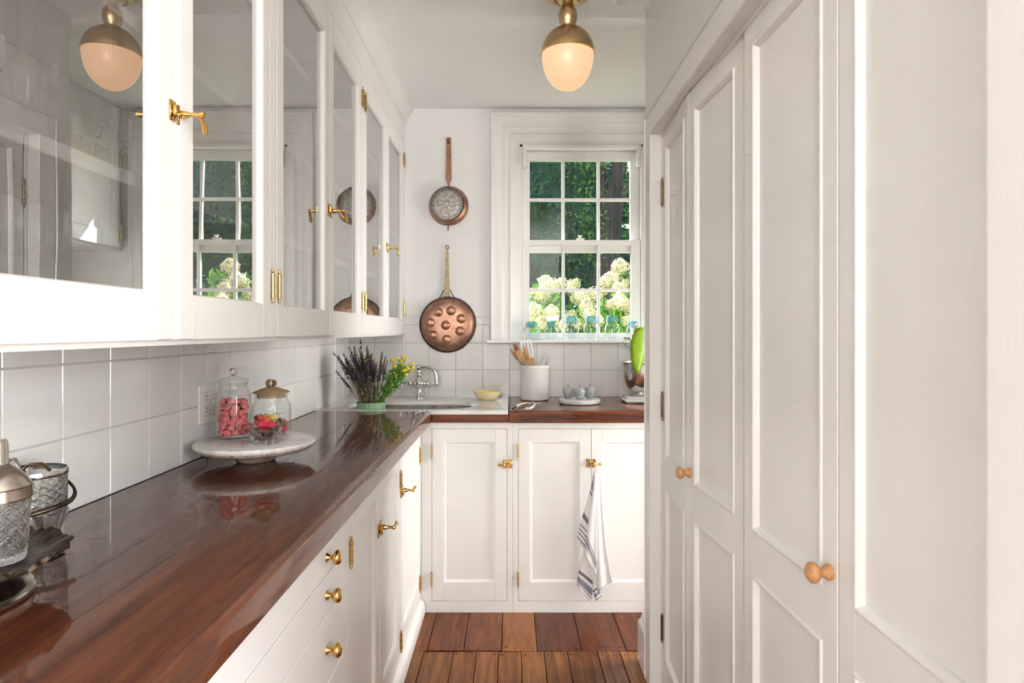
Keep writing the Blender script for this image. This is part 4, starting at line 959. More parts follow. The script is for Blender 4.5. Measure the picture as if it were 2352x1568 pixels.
sill_jar(1357, .135, .042, 'tall blue-tinted jar, fourth along the sill, above the stone apples', 1)
sill_jar(1406, .135, .044, 'tall blue-tinted jar, fifth along the sill, before the pane muntin', 1)
sill_jar(1453, .104, .038, 'blue-tinted jar partly behind the leafy plant', -1)
# ---- towel
def towel():
    Y = 2.945; S = 160/697.0
    e = thing('dish_towel', (P(1365, 0, Y).x, Y, .14), 'white linen dish towel with blue and charcoal stripes on the cabinet latch', 'towel')
    def pt(px_, py_, dy): p = P(1280+px_*S, 1040+py_*S, Y); return Vector((p.x, Y-dy, p.z))
    m = MB(); uvs = []
    def patch(left, right, dy, wave, v0, v1, n=26, k=10, ph=0.0):
        def lerp(pl, t):
            f = t*(len(pl)-1); i = min(int(f), len(pl)-2); f -= i; return (pl[i][0]*(1-f)+pl[i+1][0]*f, pl[i][1]*(1-f)+pl[i+1][1]*f)
        vs = []; fs = []
        for i in range(n+1):
            t = i/n; a = lerp(left, t); b = lerp(right, t)
            for j in range(k+1):
                s_ = j/k; amp = wave*(.3+.7*t)
                vs.append(pt(a[0]*(1-s_)+b[0]*s_, a[1]*(1-s_)+b[1]*s_, dy+amp*sin(s_*pi*2.2+ph)+.004*sin(pi*s_)))
                uvs.append((s_, v0+(v1-v0)*t))
        for i in range(n):
            for j in range(k): fs.append((i*(k+1)+j, i*(k+1)+j+1, (i+1)*(k+1)+j+1, (i+1)*(k+1)+j))
        m.add(vs, fs)
    patch([(360, 150), (345, 290), (300, 460), (230, 680), (190, 850)], [(375, 150), (372, 400), (350, 600), (330, 800), (270, 955)], .016, .003, .95, .52)       # stripes of the side fold
    patch([(330, 700), (262, 960), (225, 1100), (195, 1260), (205, 1340)], [(380, 700), (372, 1000), (360, 1200), (345, 1400), (340, 1490)], .010, .004, .28, .03, ph=1.0)
    patch([(365, 900), (358, 1200), (348, 1350), (380, 1456)], [(392, 900), (398, 1200), (400, 1300), (432, 1412)], .018, .002, .30, .06)
    patch([(366, 180), (350, 340), (310, 600), (285, 820), (262, 985)], [(385, 180), (388, 500), (390, 800), (392, 1100), (378, 1205)], .030, .003, .49, .0, ph=.5)  # front fold with the blue band
    patch([(372, 190), (378, 600), (385, 1000), (388, 1200), (392, 1352)], [(432, 195), (445, 500), (480, 900), (530, 1180), (552, 1262)], .022, .006, .45, .20, ph=.2)
    o = m.build('cloth', 'towel_linen', e, 60, False, False)
    me = o.data; ul = me.uv_layers.new(name='UVMap')
    for lp in me.loops: ul.data[lp.index].uv = uvs[lp.vertex_index]
    md = o.modifiers.new('t', 'SOLIDIFY'); md.thickness = .0016
    m = MB(); a = pt(372, 195, .03); b = pt(372, 105, .045)
    m.tube([a, a*.5+b*.5+Vector((-.003, 0, 0)), b, b+Vector((.006, 0, 0)), a*.5+b*.5+Vector((.008, 0, 0)), a+Vector((.005, 0, 0))], .0022, 6); m.build('hanging_loop', 'towel_linen', e, 40)
towel()

# ================================================================ things on the long worktop
def outlet():
    y0, y1, z0, z1 = 1.828, 1.955, 1.049, 1.166; e = thing('outlet_plate', (XL, (y0+y1)/2, z0), 'white double outlet plate on the tiled wall behind the candy jar', 'outlet')
    f = Fr((XL+.0072, 0, 0), (0, 1, 0), (1, 0, 0)); m = MB(); f.box(m, y0, y1, 0, .006, z0, z1, .002); m.build('plate', 'white_plastic', e)
    for k in range(2):
        ya = y0+.040+k*.047; m = MB(); f.box(m, ya-.0165, ya+.0165, .005, .0072, z0+.024, z1-.024, .001); s_ = m.build('socket', 'white_plastic', e)
        h = MB()
        for zc in (z0+.042, z1-.040):
            for d in (-.006, .006): f.box(h, ya+d-.001, ya+d+.001, .0072, .0075, zc, zc+.009)
            f.lathe(h, [(.0028, 0), (0, .0003)], (ya, .0072, zc-.007), (0, 1, 0), 8)
        f.ring(h, ya-.0172, ya+.0172, z0+.0233, z1-.0233, [(0, .0058), (0, .0063), (.0006, .0063), (.0006, .0058)]); h.build('slots', 'black_rubber', s_)
        for zc in (z0+.010, z1-.010):
            m = MB(); f.lathe(m, [(.0032, 0), (.0028, .001), (0, .0012)], (ya, .006, zc), (0, 1, 0), 10); m.build('screw', 'steel', e)
outlet()
SX, SY, ST = -.729, 1.80, 1.0125
def cake_stand():
    e = thing('cake_stand', (SX, SY, CT), 'low footed marble cake stand carrying the candy jars', 'cake stand')
    MB().lathe([(0, ST), (.158, ST), (.163, ST-.002), (.165, ST-.007), (.163, ST-.013), (0, ST-.013)], (SX, SY, 0), 72).build('plate', 'white_marble', e, 35)
    MB().lathe([(.161, ST-.0132), (.159, ST-.018), (.147, ST-.026), (.12, ST-.031), (0, ST-.031)], (SX, SY, 0), 72).build('underside', 'warm_marble', e, 35)
    MB().lathe([(.078, ST-.0312), (.070, ST-.038), (.058, ST-.050), (.050, ST-.0575), (.046, CT+.0003), (0, CT+.0003)], (SX, SY, 0), 48).build('foot', 'warm_marble', e, 35)
cake_stand()
ZS = ST+.0004
J1 = (-.8067, 1.83); J2 = (-.7175, 1.885); BW = (-.6775, 1.742)
def candy_jar():
    x, y = J1; e = thing('candy_jar', (x, y, ZS), 'tall glass jar with a ball-knobbed glass lid half full of pink candies', 'jar')
    r = .0485
    MB().lathe([(0, 0), (r-.005, 0), (r-.001, .003), (r, .008), (r, .124), (r-.003, .134), (r-.009, .142), (r-.010, .160), (r-.008, .162), (r-.0115, .162), (r-.0125, .142), (r-.006, .132), (r-.003, .123), (r-.003, .010), (r-.007, .006), (0, .006)], (x, y, ZS), 40).build('body', 'clear_glass', e, 50)
    MB().lathe([(0, .150), (.032, .150), (.034, .162), (.041, .163), (.042, .168), (.036, .172), (.015, .177), (.008, .180), (0, .1805)], (x, y, ZS), 36).build('lid', 'clear_glass', e, 50)
    MB().sphere((x, y, ZS+.1925), .0120, 20, 14).build('lid_knob', 'cut_glass', e, 60)
    me = MB().lathe([(0, -.0061), (.0088, -.0060), (.0104, -.0053), (.0112, -.0040), (.0112, .0040), (.0104, .0053), (.0088, .0060), (0, .0061)], (0, 0, 0), 18).mesh('candy', 'candy_pink', 32)
    rnd = random.Random(5); pos = []
    zc = .0185
    for layer in range(7):
        if layer == 6: n_out_ = 5
        n_out = 9 if layer % 2 == 0 else 8; off = rnd.uniform(0, 1)
        for k in range(n_out if layer < 6 else 5): pos.append((.0325 if layer < 6 else .029, 2*pi*(k+off)/n_out, zc+rnd.uniform(-.0015, .003)))
        if True:
            for k in range(3): pos.append((.011, 2*pi*k/3+off, zc+rnd.uniform(-.002, .004)))
        zc += .0142
    for (rr, th, z) in pos:
        tilt = rnd.choice((0.15, .5, .9, 1.3, 1.55)); ang = th+rnd.uniform(-.9, .9)
        o = inst(me, 'candy', None, (x+rr*cos(th), y+rr*sin(th), ZS+z), (0, tilt, ang), rnd.uniform(.88, .98))
        tag(o, 'chalky pink candy drop in the tall glass jar', 'candy', 'pink candies in the tall jar')
candy_jar()
def wood_lid_jar():
    x, y = J2; r = .056; e = thing('storage_jar', (x, y, ZS), 'glass jar with a wooden lid and loop handle holding mixed sweets', 'jar')
    o = [(0, 0), (r*.80, 0), (r*.9, .004), (r, .018), (r, .080), (r*.97, .092), (r*.84, .106), (r*.82, .124), (r*.86, .128)]
    i = [(r*.80, .128), (r*.78, .106), (r*.92, .091), (r-.003, .078), (r-.003, .020), (r*.85, .008), (0, .007)]
    MB().lathe(o+i, (x, y, ZS), 40).build('body', 'clear_glass', e, 50)
    m = MB()
    for k in range(6): m.lathe([(r+.0004, .056+k*.006), (r+.0014, .058+k*.006), (r+.0004, .060+k*.006)], (x, y, ZS), 40)
    m.build('ribs', 'clear_glass', e, 60)
    m = MB(); m.lathe([(0, .112), (.040, .112), (.040, .125), (.052, .1265), (.0525, .1290), (.030, .138), (.012, .144), (0, .145)], (x, y, ZS), 36); lid = m.build('lid', 'lid_wood', e, 40)
    m = MB(); f = Fr((x, y, 0), Vector((.6, .8, 0)), Vector((.8, -.6, 0)))
    pts = [(.0125*cos(t), 0, ZS+.1545+.0115*sin(t)) for t in [2*pi*k/18-pi/2 for k in range(19)]]
    vs = []; fs = []
    for k, p in enumerate(pts):
        for (d, sc) in ((-.011, 1), (.011, 1), (.011, .80), (-.011, .80)): vs.append(f.p(p[0]*sc, d, ZS+.1545+(p[2]-ZS-.1545)*sc))
    for k in range(18):
        for j in range(4): fs.append((k*4+j, k*4+(j+1) % 4, k*4+4+(j+1) % 4, k*4+4+j))
    m.add(vs, fs); m.build('loop_handle', 'lid_wood', lid, 40)
    rnd = random.Random(9); mats = ['candy_red', 'candy_orange', 'candy_yellow', 'candy_white', 'candy_green', 'candy_magenta']
    names = {'candy_red': 'red', 'candy_orange': 'orange', 'candy_yellow': 'yellow', 'candy_white': 'white', 'candy_green': 'green', 'candy_magenta': 'deep pink'}
    ms = {mm: MB().lathe([(0, -.009), (.007, -.008), (.0105, -.003), (.0105, .003), (.007, .008), (0, .009)], (0, 0, 0), 14, sx=1.15).mesh('sweet', mm, 60) for mm in mats}
    for layer in range(3):
        for k in range(8 if layer < 2 else 10):
            n = 8 if layer < 2 else 10; inner = layer == 2 and k >= 7; rr = .014 if inner else .038; th = 2*pi*(k/n if not inner else k/3.0)+layer*.5
            mm = rnd.choice(mats if layer > 0 else mats[:1]+mats[5:])
            o = inst(ms[mm], 'sweet', None, (x+rr*cos(th), y+rr*sin(th), ZS+.018+layer*.0165+rnd.uniform(0, .002)), (rnd.uniform(-.5, .5), rnd.uniform(-.5, .5), rnd.uniform(0, 3)), rnd.uniform(.9, 1.05))
            tag(o, '%s round sweet inside the wooden-lidded jar' % names[mm], 'sweet', '%s sweets in the wooden-lidded jar' % names[mm])
wood_lid_jar()
def crystal_bowl():
    x, y = BW; e = thing('crystal_bowl', (x, y, ZS), 'small footed cut crystal bowl of red sweets before the jars', 'bowl')
    wob = lambda th, r, h: 1+(.07*abs(cos(5*th)) if h > .034 else (.05*cos(20*th) if .012 < h else 0))
    t = MB(); t.lathe([(0, .010), (.018, .010), (.026, .013), (.037, .026), (.043, .040), (.046, .050), (.0475, .056), (.044, .056), (.0425, .050), (.039, .040), (.033, .028), (.022, .018), (0, .016)], (0, 0, 0), 80, wob=wob)
    vs = [(a, b, c_+(.004*cos(10*math.atan2(b, a)) if c_ > .048 else 0)) for a, b, c_ in t.v]
    m = MB(); m.add([(x+a, y+b, ZS+c_) for a, b, c_ in vs], t.f); m.build('bowl', 'cut_glass', e, 30)
    for k in range(4):
        th = k*pi/2+.6; MB().lathe([(0, 0), (.007, 0), (.008, .003), (.006, .008), (.008, .014), (0, .016)], (x+.024*cos(th), y+.024*sin(th), ZS), 10).build('foot', 'cut_glass', e, 40)
    me = MB().lathe([(0, -.008), (.008, -.007), (.0125, -.002), (.0125, .003), (.008, .0075), (0, .0085)], (0, 0, 0), 14, sx=1.5).mesh('sweet', 'candy_magenta', 60)
    rnd = random.Random(2)
    for (dx, dy, dz, a) in ((0, 0, .026, .3), (.020, .006, .036, 1.2), (-.020, .004, .037, 2.2), (.004, -.020, .038, .2), (-.002, .020, .038, 2.9), (.010, -.004, .052, .8), (-.012, -.008, .053, 2.0), (-.002, .012, .055, 1.4), (.022, -.012, .050, .5), (-.024, .012, .051, 2.6)):
        o = inst(me, 'sweet', None, (x+dx, y+dy, ZS+dz), (rnd.uniform(-.4, .4), rnd.uniform(-.4, .4), a), .86)
        tag(o, 'glossy deep pink sweet in the cut crystal bowl', 'sweet', 'sweets in the crystal bowl')
crystal_bowl()
def bar_tray():
    x, y = -.770, .850; zt = CT+.052
    e = thing('tray', (x, y, CT), 'tarnished silver footed tray with a ruffled rim under the cocktail shaker', 'tray')
    MB().lathe([(0, .0003), (.098, .0003), (.102, .003), (.103, .008), (.100, .011), (.101, .014), (.098, .017), (.088, .021), (.068, .027), (.060, .034), (.058, .044), (.062, .049), (0, .049)], (x, y, CT), 64).build('foot', 'silver', e, 40)
    wob = lambda th, r, h: 1+(.010*sin(12*th)+.011*sin(31*th)+.010*sin(47*th+1) if r > .122 else 0)
    t = MB(); t.lathe([(0, .048), (.110, .048), (.126, .052), (.139, .058), (.145, .060), (.141, .064), (.128, .060), (.118, .0535), (.110, .052), (0, .052)], (0, 0, 0), 280, wob=wob)
    m = MB(); m.add([(x+a, y+b, CT+c_+(.003*sin(12*math.atan2(b, a)+1)+.0022*sin(39*math.atan2(b, a)) if math.hypot(a, b) > .122 else 0)) for a, b, c_ in t.v], t.f); m.build('plate', 'tarnished_silver', e, 40)
    # shaker
    sx, sy, sz = -.711, .868, CT+.0522
    e = thing('cocktail_shaker', (sx, sy, sz), 'pressed glass cocktail shaker with a silver top standing on the tray', 'shaker')
    dia = lambda th, r, h: 1
    m = MB(); N = 216; M_ = 84; vs = []; fs = []
    for i in range(M_+1):
        h = .002+.090*i/M_; r0 = .0335+.006*(i/M_)
        for k in range(N):
            th = 2*pi*k/N; a = th*12/(2*pi); b = h/.021
            d1 = abs(((a+b) % 1)-.5)*2; d2 = abs(((a-b) % 1)-.5)*2
            ridge = max(0, 1-6*min(1-d1, 1-d2)); cxl = ((a+b) % 1-.5)**2+((a-b) % 1-.5)**2; dot = max(0, 1-abs(cxl-.05)*40)*.7
            amp = 1 if .012 < h < .084 else 0; beads = .5*abs(sin(18*th)) if .004 < h < .011 else 0
            rr = r0+.0022*(ridge+dot)*amp+.0022*beads
            vs.append((sx+rr*cos(th), sy+rr*sin(th), sz+h))
    for i in range(M_):
        for k in range(N): fs.append((i*N+k, i*N+(k+1) % N, (i+1)*N+(k+1) % N, (i+1)*N+k))
    nb = len(vs); prof = [(.0365, .092), (.031, .012), (0, .010)]
    for (r, h) in prof[:2]:
        for k in range(N): vs.append((sx+r*cos(2*pi*k/N), sy+r*sin(2*pi*k/N), sz+h))
    for k in range(N): fs.append((M_*N+k, M_*N+(k+1) % N, nb+(k+1) % N, nb+k)); fs.append((nb+k, nb+(k+1) % N, nb+N+(k+1) % N, nb+N+k))
    fs.append(tuple(nb+N+k for k in range(N))); fs.append(tuple(range(N)))
    m.add(vs, fs); m.build('glass', 'cut_glass', e, 60)
    MB().lathe([(.0405, .086), (.0415, .090), (.0410, .102), (.0420, .105), (.0400, .108), (.034, .117), (.025, .127), (.017, .133), (.0150, .135)], (sx, sy, sz), 40).build('shoulder', 'silver', e, 50)
    MB().lathe([(.0152, .135), (.0158, .137), (.0145, .140), (.0142, .164), (.0125, .169), (0, .170)], (sx, sy, sz), 32).build('cap', 'silver', e, 50)
    # ice bucket behind, on the worktop
    bx, by, bz = -.838, 1.10, CT+.0004
    e = thing('ice_bucket', (bx, by, bz), 'cut glass ice bucket with a silver bail handle behind the tray', 'bucket')
    N, M_ = 208, 80; vs = []; fs = []; m = MB()
    for i in range(M_+1):
        h = .128*i/M_; f_ = min(1, h/.060); r0 = .026+.0255*sin(f_*pi/2)+.0015*(h/.128)
        for k in range(N):
            th = 2*pi*k/N
            if h > .066 and h < .108:
                a = th*16/(2*pi); b = h/.0125; d1 = abs(((a+b) % 1)-.5)*2; d2 = abs(((a-b) % 1)-.5)*2; rr = r0-.0030*max(0, 1-3*min(1-d1, 1-d2))
            elif h < .055: rr = r0+.0030*abs(sin(7*th+h*20))
            else: rr = r0
            vs.append((bx+rr*cos(th), by+rr*sin(th), bz+h))
    for i in range(M_):
        for k in range(N): fs.append((i*N+k, i*N+(k+1) % N, (i+1)*N+(k+1) % N, (i+1)*N+k))
    nb = len(vs); pr = [(.0495, .128), (.0475, .060), (.036, .028), (.022, .012)]
    for (r, h) in pr:
        for k in range(N): vs.append((bx+r*cos(2*pi*k/N), by+r*sin(2*pi*k/N), bz+h))
    for k in range(N): fs.append((M_*N+k, M_*N+(k+1) % N, nb+(k+1) % N, nb+k))
    for j in range(len(pr)-1):
        for k in range(N): fs.append((nb+j*N+k, nb+j*N+(k+1) % N, nb+(j+1)*N+(k+1) % N, nb+(j+1)*N+k))
    fs.append(tuple(nb+3*N+k for k in range(N))); fs.append(tuple(range(N)))
    m.add(vs, fs); m.build('bowl', 'cut_glass', e, 60)
    MB().lathe([(.0535, .119), (.0542, .120), (.0542, .127), (.053, .1295), (.0515, .1295), (.0525, .127), (.0530, .120)], (bx, by, bz), 48).build('rim_band', 'chrome', e, 40)
    hp = []
    for a_ in range(-150, 86, 8):
        t = radians(a_); k = max(0, (a_-5)/80); rr = .0590+.004*sin(min(1, k)*pi); hp.append((bx+rr*cos(t), by+rr*sin(t), bz+.058+.012*cos(t-.2)+.045*k**1.6))
    MB().tube(hp, .0026, 8, flat=1.7).build('handle', 'tarnished_silver', e, 50)
    e = thing('ice_tongs', (bx-.02, by, bz+.03), 'dark metal ice tongs resting inside the glass bucket', 'tongs')
    MB().tube([(bx+.01, by-.01, bz+.035), (bx-.005, by-.008, bz+.09), (bx-.015, by-.005, bz+.130), (bx-.028, by-.003, bz+.148), (bx-.042, by-.001, bz+.146), (bx-.047, by, bz+.136)], [.003, .003, .0035, .006, .007, .006], 8, flat=.45).build('arm', 'steel', e, 50)
    MB().tube([(bx+.005, by+.012, bz+.036), (bx-.010, by+.012, bz+.09), (bx-.022, by+.010, bz+.125), (bx-.010, by+.008, bz+.136), (bx+.012, by+.006, bz+.138), (bx+.030, by+.004, bz+.126)], [.003, .003, .0035, .005, .004, .003], 8, flat=.45).build('arm', 'dark_brass', e, 50)
bar_tray()

# ================================================================ glass and crockery behind the cabinet doors
def shell(out, th=.0012):
    inn = [(max(0, r-th), h) for r, h in reversed(out)]; return out+inn
def lathe_obj(name, prof, loc, label, cat, mat, group=None, n=24, sc=1.0):
    me = lathe_obj.cache.get(name+mat+str(len(prof)))
    if me is None: me = MB().lathe(prof, (0, 0, 0), n).mesh(name, mat, 50); lathe_obj.cache[name+mat+str(len(prof))] = me
    o = inst(me, name, None, loc, (0, 0, 0), sc); return tag(o, label, cat, group)
lathe_obj.cache = {}
wine = [(0, 0), (.033, 0), (.034, .0015), (.012, .004), (.004, .010), (.0035, .070), (.006, .078), (.022, .088), (.034, .105), (.038, .125), (.036, .150), (.033, .170), (.032, .170), (.035, .150), (.0365, .125), (.0325, .106), (.020, .090), (0, .082)]
flute = [(0, 0), (.029, 0), (.030, .0015), (.010, .004), (.004, .010), (.0035, .060), (.008, .075), (.018, .100), (.023, .140), (.023, .190), (.022, .190), (.022, .140), (.0165, .102), (0, .080)]
tumbler = [(0, 0), (.026, 0), (.030, .004), (.036, .105), (.0348, .105), (.028, .010), (0, .008)]
zb = Z0+.0403; zs = [q+.0004 for q in SH]
for i, (x, y) in enumerate(((-.72, .70), (-.80, .735), (-.70, .80), (-.79, .845), (-.71, .90), (-.80, .95), (-.69, .99), (-.78, 1.05), (-.69, 1.085))):
    lathe_obj('wine_glass', wine, (x, y, zb), 'stemmed wine glass on the floor of the near wall cabinet', 'glass', 'stemware_glass', 'wine glasses behind the near doors')
for i, (x, y) in enumerate(((-.74, .76), (-.70, .86), (-.78, .88), (-.70, .96), (-.78, 1.01))):
    lathe_obj('champagne_flute', flute, (x, y, zs[0]), 'slim champagne flute on the lower shelf of the near wall cabinet', 'glass', 'stemware_glass', 'flutes on the lower shelf')
for i, (x, y) in enumerate(((-.68, 1.07), (-.80, .79), (-.76, 1.09))):
    lathe_obj('tumbler', tumbler, (x, y, zs[0]), 'straight glass tumbler among the flutes on the lower shelf', 'glass', 'stemware_glass', 'tumblers on the lower shelf')
dec = [(0, 0), (.042, 0), (.046, .004), (.048, .05), (.040, .075), (.020, .10), (.013, .12), (.012, .16), (.016, .168), (.014, .168), (.010, .16), (.011, .12), (.018, .098), (.037, .072), (.044, .05), (.042, .010), (0, .008)]
def decanter(x, y, z, label, sc=1.0):
    e = thing('decanter', (x, y, z), label, 'decanter'); inst(lathe_obj.cache.setdefault('dec', MB().lathe(dec, (0, 0, 0), 26).mesh('bottle', 'clear_glass', 50)), 'bottle', e, (0, 0, 0), sc=sc, world=False)
    inst(lathe_obj.cache.setdefault('stop', MB().lathe([(0, -.012), (.009, -.01), (.010, 0), (.006, .004), (.012, .012), (.017, .024), (.014, .036), (0, .042)], (0, 0, .170), 20).mesh('stopper', 'cut_glass', 50)), 'stopper', e, (0, 0, 0), sc=sc, world=False)
decanter(-.70, 1.80, zs[0], 'glass decanter on the lower shelf of the middle cabinet'); decanter(-.70, 1.93, zs[0], 'small glass decanter at the shelf end in the middle cabinet', .8)
decanter(-.70, 1.86, zs[1], 'stoppered glass decanter on the second shelf of the middle cabinet', .9)
pit = [(0, 0), (.05, 0), (.055, .005), (.060, .08), (.050, .13), (.042, .16), (.046, .19), (.044, .19), (.040, .16), (.048, .13), (.058, .08), (.052, .010), (0, .008)]
lathe_obj('glass_vase', pit, (-.72, 1.78, zb), 'smoky glass vase on the floor of the middle cabinet', 'vase', 'aqua_glass'); 
e = thing('mug', (-.71, 2.30, zs[1]), 'white mug on the second shelf of the middle cabinet', 'mug')
MB().lathe([(0, 0), (.036, 0), (.040, .004), (.042, .09), (.0395, .09), (.037, .008), (0, .006)], (-.71, 2.30, zs[1]), 26).build('cup', 'white_ceramic', e, 50)
MB().tube([(-.71+.041*cos(1)*1, 2.30-.041, zs[1]+.075), (-.70, 2.30-.066, zs[1]+.072), (-.70, 2.30-.068, zs[1]+.03), (-.70, 2.30-.041, zs[1]+.02)], .005, 8).build('handle', 'white_ceramic', e, 50)
plate = [(0, 0), (.06, 0), (.065, .003), (.11, .014), (.112, .017), (.108, .016), (.062, .006), (0, .005)]
for k in range(9):
    lathe_obj('plate', plate, (-.765, 2.80, zs[0]+k*.0065), 'white dinner plate stacked on the lower shelf of the far cabinet', 'plate', 'white_ceramic', 'stack of white plates', 36)
bowlp = [(0, 0), (.035, 0), (.04, .004), (.065, .035), (.075, .055), (.072, .055), (.060, .034), (.035, .008), (0, .007)]
for k in range(3):
    lathe_obj('bowl', bowlp, (-.75, 2.82, zs[2]+k*.014), 'white bowl nested in the stack on the top shelf', 'bowl', 'white_ceramic', 'stack of white bowls', 30)
e = thing('gravy_boat', (-.73, 2.86, zs[1]), 'white gravy boat on the second shelf of the far cabinet', 'gravy boat')
MB().lathe([(0, 0), (.028, 0), (.030, .004), (.018, .012), (.035, .028), (.045, .060), (.048, .072), (.045, .072), (.032, .030), (0, .018)], (-.73, 2.86, zs[1]), 28, sx=.75, sy=1.35).build('bowl', 'white_ceramic', e, 50)
MB().tube([(-.73, 2.92, zs[1]+.065), (-.73, 2.945, zs[1]+.085), (-.73, 2.965, zs[1]+.06), (-.73, 2.945, zs[1]+.03), (-.73, 2.91, zs[1]+.03)], .005, 8).build('handle', 'white_ceramic', e, 50)
e = thing('soup_tureen', (-.74, 2.83, zb), 'silver lidded tureen on the floor of the far cabinet', 'tureen')
MB().lathe([(0, 0), (.05, 0), (.052, .006), (.04, .014), (.075, .04), (.085, .065), (.088, .068), (.083, .068), (.07, .04), (0, .03)], (-.74, 2.83, zb), 36).build('bowl', 'silver', e, 50)
MB().lathe([(.087, .069), (.080, .082), (.055, .098), (.02, .106), (.008, .112), (.014, .122), (.010, .132), (0, .135)], (-.74, 2.83, zb), 36).build('lid', 'steel', e, 50)

# ================================================================ garden beyond the window
struct(MB().box(-14, 14, 3.9, 30, -.5, -.4).build('ground', 'lawn_grass'))
def leaves(n, sampler, size, rnd, fold=.25):
    m = MB(); vs = []; fs = []
    for k in range(n):
        q, nm = sampler(rnd); d = Vector((rnd.gauss(0, 1), rnd.gauss(0, 1), rnd.gauss(0, 1))); d = (d+Vector(nm)*.8).normalized()
        a = d.cross(Vector((rnd.gauss(0, 1), rnd.gauss(0, 1), rnd.gauss(0, 1)))).normalized(); b = d.cross(a); L = size*rnd.uniform(.6, 1.3); W = L*.42
        i = len(vs); q = Vector(q)
        vs += [q-a*L*.5, q+b*W*.5+d*L*.06, q+a*L*.5, q-b*W*.5+d*L*.06]; fs += [(i, i+1, i+2), (i, i+2, i+3)]
    m.v = [tuple(v) for v in vs]; m.f = fs; return m
rnd = random.Random(21)
e = thing('hedge', (1.2, 9.6, -.4), 'tall dark green hedge filling the view through the window', 'hedge')
def hs(r):
    x = r.uniform(-1.2, 3.6); z = r.uniform(-.3, 5.2); y = 9.3+.55*sin(x*1.9+1)*sin(z*1.3)+.25*sin(x*4.3+z*3.1)+r.gauss(0, .16); return (x, y, z), (0, -1, .4)
leaves(26000, hs, .075, rnd).build('foliage', 'hedge_leaf', e, 0, False, False)['kind'] = 'stuff'
core = MB(); n1, n2 = 26, 22
vs = []; fs = []
for j in range(n2+1):
    for i in range(n1+1):
        x = -3+9*i/n1; z = -.4+6.2*j/n2; vs.append((x, 9.95+.35*sin(x*1.9+1)*sin(z*1.3)+rnd.uniform(-.1, .1)+(.9 if z > 3.2 and x > 1.7 else 0), z))
for j in range(n2):
    for i in range(n1):
        if vs[j*(n1+1)+i][2] > 2.75 and 1.75 < vs[j*(n1+1)+i][0] < 2.3 and rnd.random() < .45: continue
        a = j*(n1+1)+i; fs.append((a, a+1, a+n1+2, a+n1+1))
core.add(vs, fs); o = core.build('branches', 'hedge_leaf', e, 0, False, False); md = o.modifiers.new('t', 'SOLIDIFY'); md.thickness = .12
e = thing('tree', (1.42, 8.3, -.4), 'old tree with a leaning forked trunk outside the window', 'tree')
def px(u, v, Y): return P(u, v, Y)
MB().tube([(1.15, 8.3, -.4), px(1392, 640, 8.3), px(1400, 560, 8.3), px(1412, 460, 8.3), px(1424, 370, 8.3), px(1438, 250, 8.3)], [.22, .17, .15, .115, .10, .09], 12).build('trunk', 'bark', e, 50)
MB().tube([px(1404, 530, 8.3), px(1388, 450, 8.35), px(1378, 360, 8.4), px(1365, 250, 8.4)], [.09, .065, .055, .05], 10).build('branch', 'bark', e, 50)
MB().tube([px(1410, 480, 8.3), px(1440, 430, 8.2), px(1475, 400, 8.1), px(1530, 340, 8.0)], [.07, .05, .045, .04], 10).build('branch', 'bark', e, 50)
def ts(r):
    while True:
        u = r.uniform(1280, 1560); v = r.uniform(200, 610); Y = r.uniform(7.6, 9.0)
        if abs(u-1412) < 16 and Y < 8.3: continue
        if r.random() < (.25 if u < 1330 else 1): return P(u, v, Y), (0, -.3, .9)
leaves(3200, ts, .062, rnd).build('crown', 'tree_leaf', e, 0, False, False)['kind'] = 'stuff'
# clipped box bush
e = thing('box_bush', (.80, 5.9, -.4), 'clipped dark green bush between the hydrangeas', 'bush')
def bs(r):
    th = r.uniform(0, 6.28); ph = r.uniform(-1, 1); s_ = math.sqrt(1-ph*ph); return (.76+.50*s_*cos(th), 6.1+.40*s_*sin(th), 1.0+.62*ph), (s_*cos(th), s_*sin(th), ph)
leaves(2600, bs, .05, rnd).build('foliage', 'box_leaf', e, 0, False, False)['kind'] = 'stuff'
MB().sphere((.76, 6.1, 1.0), .37, 16, 10, 1.4).build('branches', 'bark', e, 40); MB().tube([(.76, 6.1, -.4), (.76, 6.1, .6)], .05, 8).build('stem', 'bark', e)
# hydrangeas
def head_mesh(seed, elong, mat='petal'):
    r = random.Random(seed); m = MB(); vs = []; fs = []
    for k in range(190):
        ph = 1-2*(k+.5)/190; th = k*2.39996; s_ = math.sqrt(1-ph*ph); nm = Vector((s_*cos(th), s_*sin(th), ph))
        rad = 1.0+r.uniform(-.10, .10)+.16*sin(3*th+seed)*sin(4*ph+seed); q = Vector((nm.x*rad*(1-.30*ph), nm.y*rad*(1-.30*ph), nm.z*rad*elong)); a = nm.cross(Vector((r.gauss(0, 1), r.gauss(0, 1), r.gauss(0, 1)))).normalized(); b = nm.cross(a)
        L = .15*r.uniform(.75, 1.3); nm = (nm+Vector((r.gauss(0, .3), r.gauss(0, .3), r.gauss(0, .3)))).normalized(); a = nm.cross(b).normalized(); b = nm.cross(a)
        for (c1, c2) in ((a, b), (b, -a)):
            i = len(vs); up = nm*.05; vs += [q-c1*L-c2*L*.35, q-c1*L+c2*L*.35, q+c1*L+c2*L*.35+up, q+c1*L-c2*L*.35+up]; fs.append((i, i+1, i+2, i+3))
    m.v = [tuple(v) for v in vs]; m.f = fs
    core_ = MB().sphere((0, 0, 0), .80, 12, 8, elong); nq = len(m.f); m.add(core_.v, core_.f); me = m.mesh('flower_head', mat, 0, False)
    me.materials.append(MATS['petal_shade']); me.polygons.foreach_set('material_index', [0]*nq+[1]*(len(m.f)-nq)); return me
heads = [head_mesh(k, el) for k, el in enumerate((1.0, 1.25, 1.1))]; blush = [head_mesh(k+5, el, 'petal_blush') for k, el in enumerate((1.1, 1.3, 1.0))]
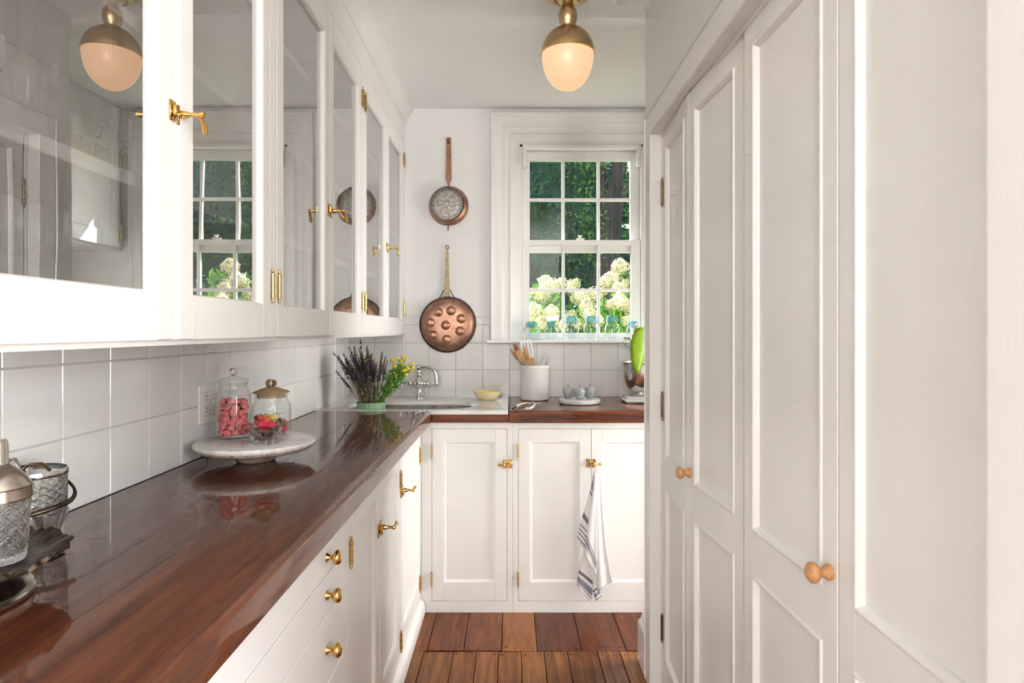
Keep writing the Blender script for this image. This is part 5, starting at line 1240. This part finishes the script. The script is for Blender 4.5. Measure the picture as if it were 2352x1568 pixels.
def shrub(label, base, hl, lf):
    e = thing('hydrangea_shrub', base, label, 'shrub', 'hydrangeas outside the window')
    for i, (u, v, Y, rp) in enumerate(hl):
        q = P(u, v, Y); r = rp*Y/F_PX
        st = MB().tube([(base[0]+rnd.uniform(-.1, .1), base[1]+rnd.uniform(-.1, .1), base[2]), (q.x*.7+base[0]*.3, Y, q.z-.6), q-Vector((0, 0, r*.8))], [.010, .007, .005], 6).build('stem', 'shrub_leaf', e, 40)
        inst((blush if 'blush' in label else heads)[i % 3], 'flower_head', st, q, (rnd.uniform(-.7, .7), rnd.uniform(-.7, .7), rnd.uniform(0, 6)), (r*rnd.uniform(.95, 1.3), r*rnd.uniform(.95, 1.25), r*rnd.uniform(.85, 1.1)))
    (u0, u1, v0, v1, Y0, Y1, n) = lf
    def ls(r): return P(r.uniform(u0, u1), v0+(v1-v0)*r.random()**.75, r.uniform(Y0, Y1)), (0, -.2, 1)
    m = leaves(n, ls, .095, rnd); m.build('leaves', 'shrub_leaf', e, 0, False, False)['kind'] = 'stuff'
shrub('cream hydrangea shrub behind the two shorter sill jars', (.24, 4.75, -.4),
      [(1253, 646, 4.7, 15), (1268, 657, 4.6, 14), (1249, 667, 4.55, 15), (1291, 653, 4.8, 15), (1319, 655, 4.9, 14), (1310, 665, 4.7, 11), (1222, 672, 4.6, 10), (1226, 716, 4.4, 18), (1267, 717, 4.4, 15), (1290, 748, 4.5, 15), (1249, 678, 4.7, 14), (1243, 742, 4.5, 14)], (1196, 1290, 650, 800, 4.6, 5.2, 420))
shrub('tall cream hydrangea shrub behind the taller sill jars', (.62, 4.7, -.4),
      [(1335, 682, 4.6, 17), (1362, 680, 4.65, 17), (1347, 703, 4.5, 17), (1355, 722, 4.4, 15), (1310, 727, 4.5, 13), (1372, 735, 4.5, 14), (1330, 742, 4.6, 12)], (1325, 1390, 690, 800, 4.6, 5.1, 240))
shrub('blushing hydrangea shrub rising highest beside the window jamb', (.95, 4.85, -.4),
      [(1424, 612, 4.8, 17), (1399, 645, 4.7, 18), (1415, 640, 4.9, 14), (1421, 665, 4.6, 16), (1436, 655, 4.8, 12), (1424, 692, 4.5, 17), (1402, 698, 4.55, 11), (1447, 705, 4.6, 14), (1386, 668, 4.8, 9), (1440, 735, 4.6, 12)], (1375, 1500, 625, 800, 4.7, 5.4, 520))
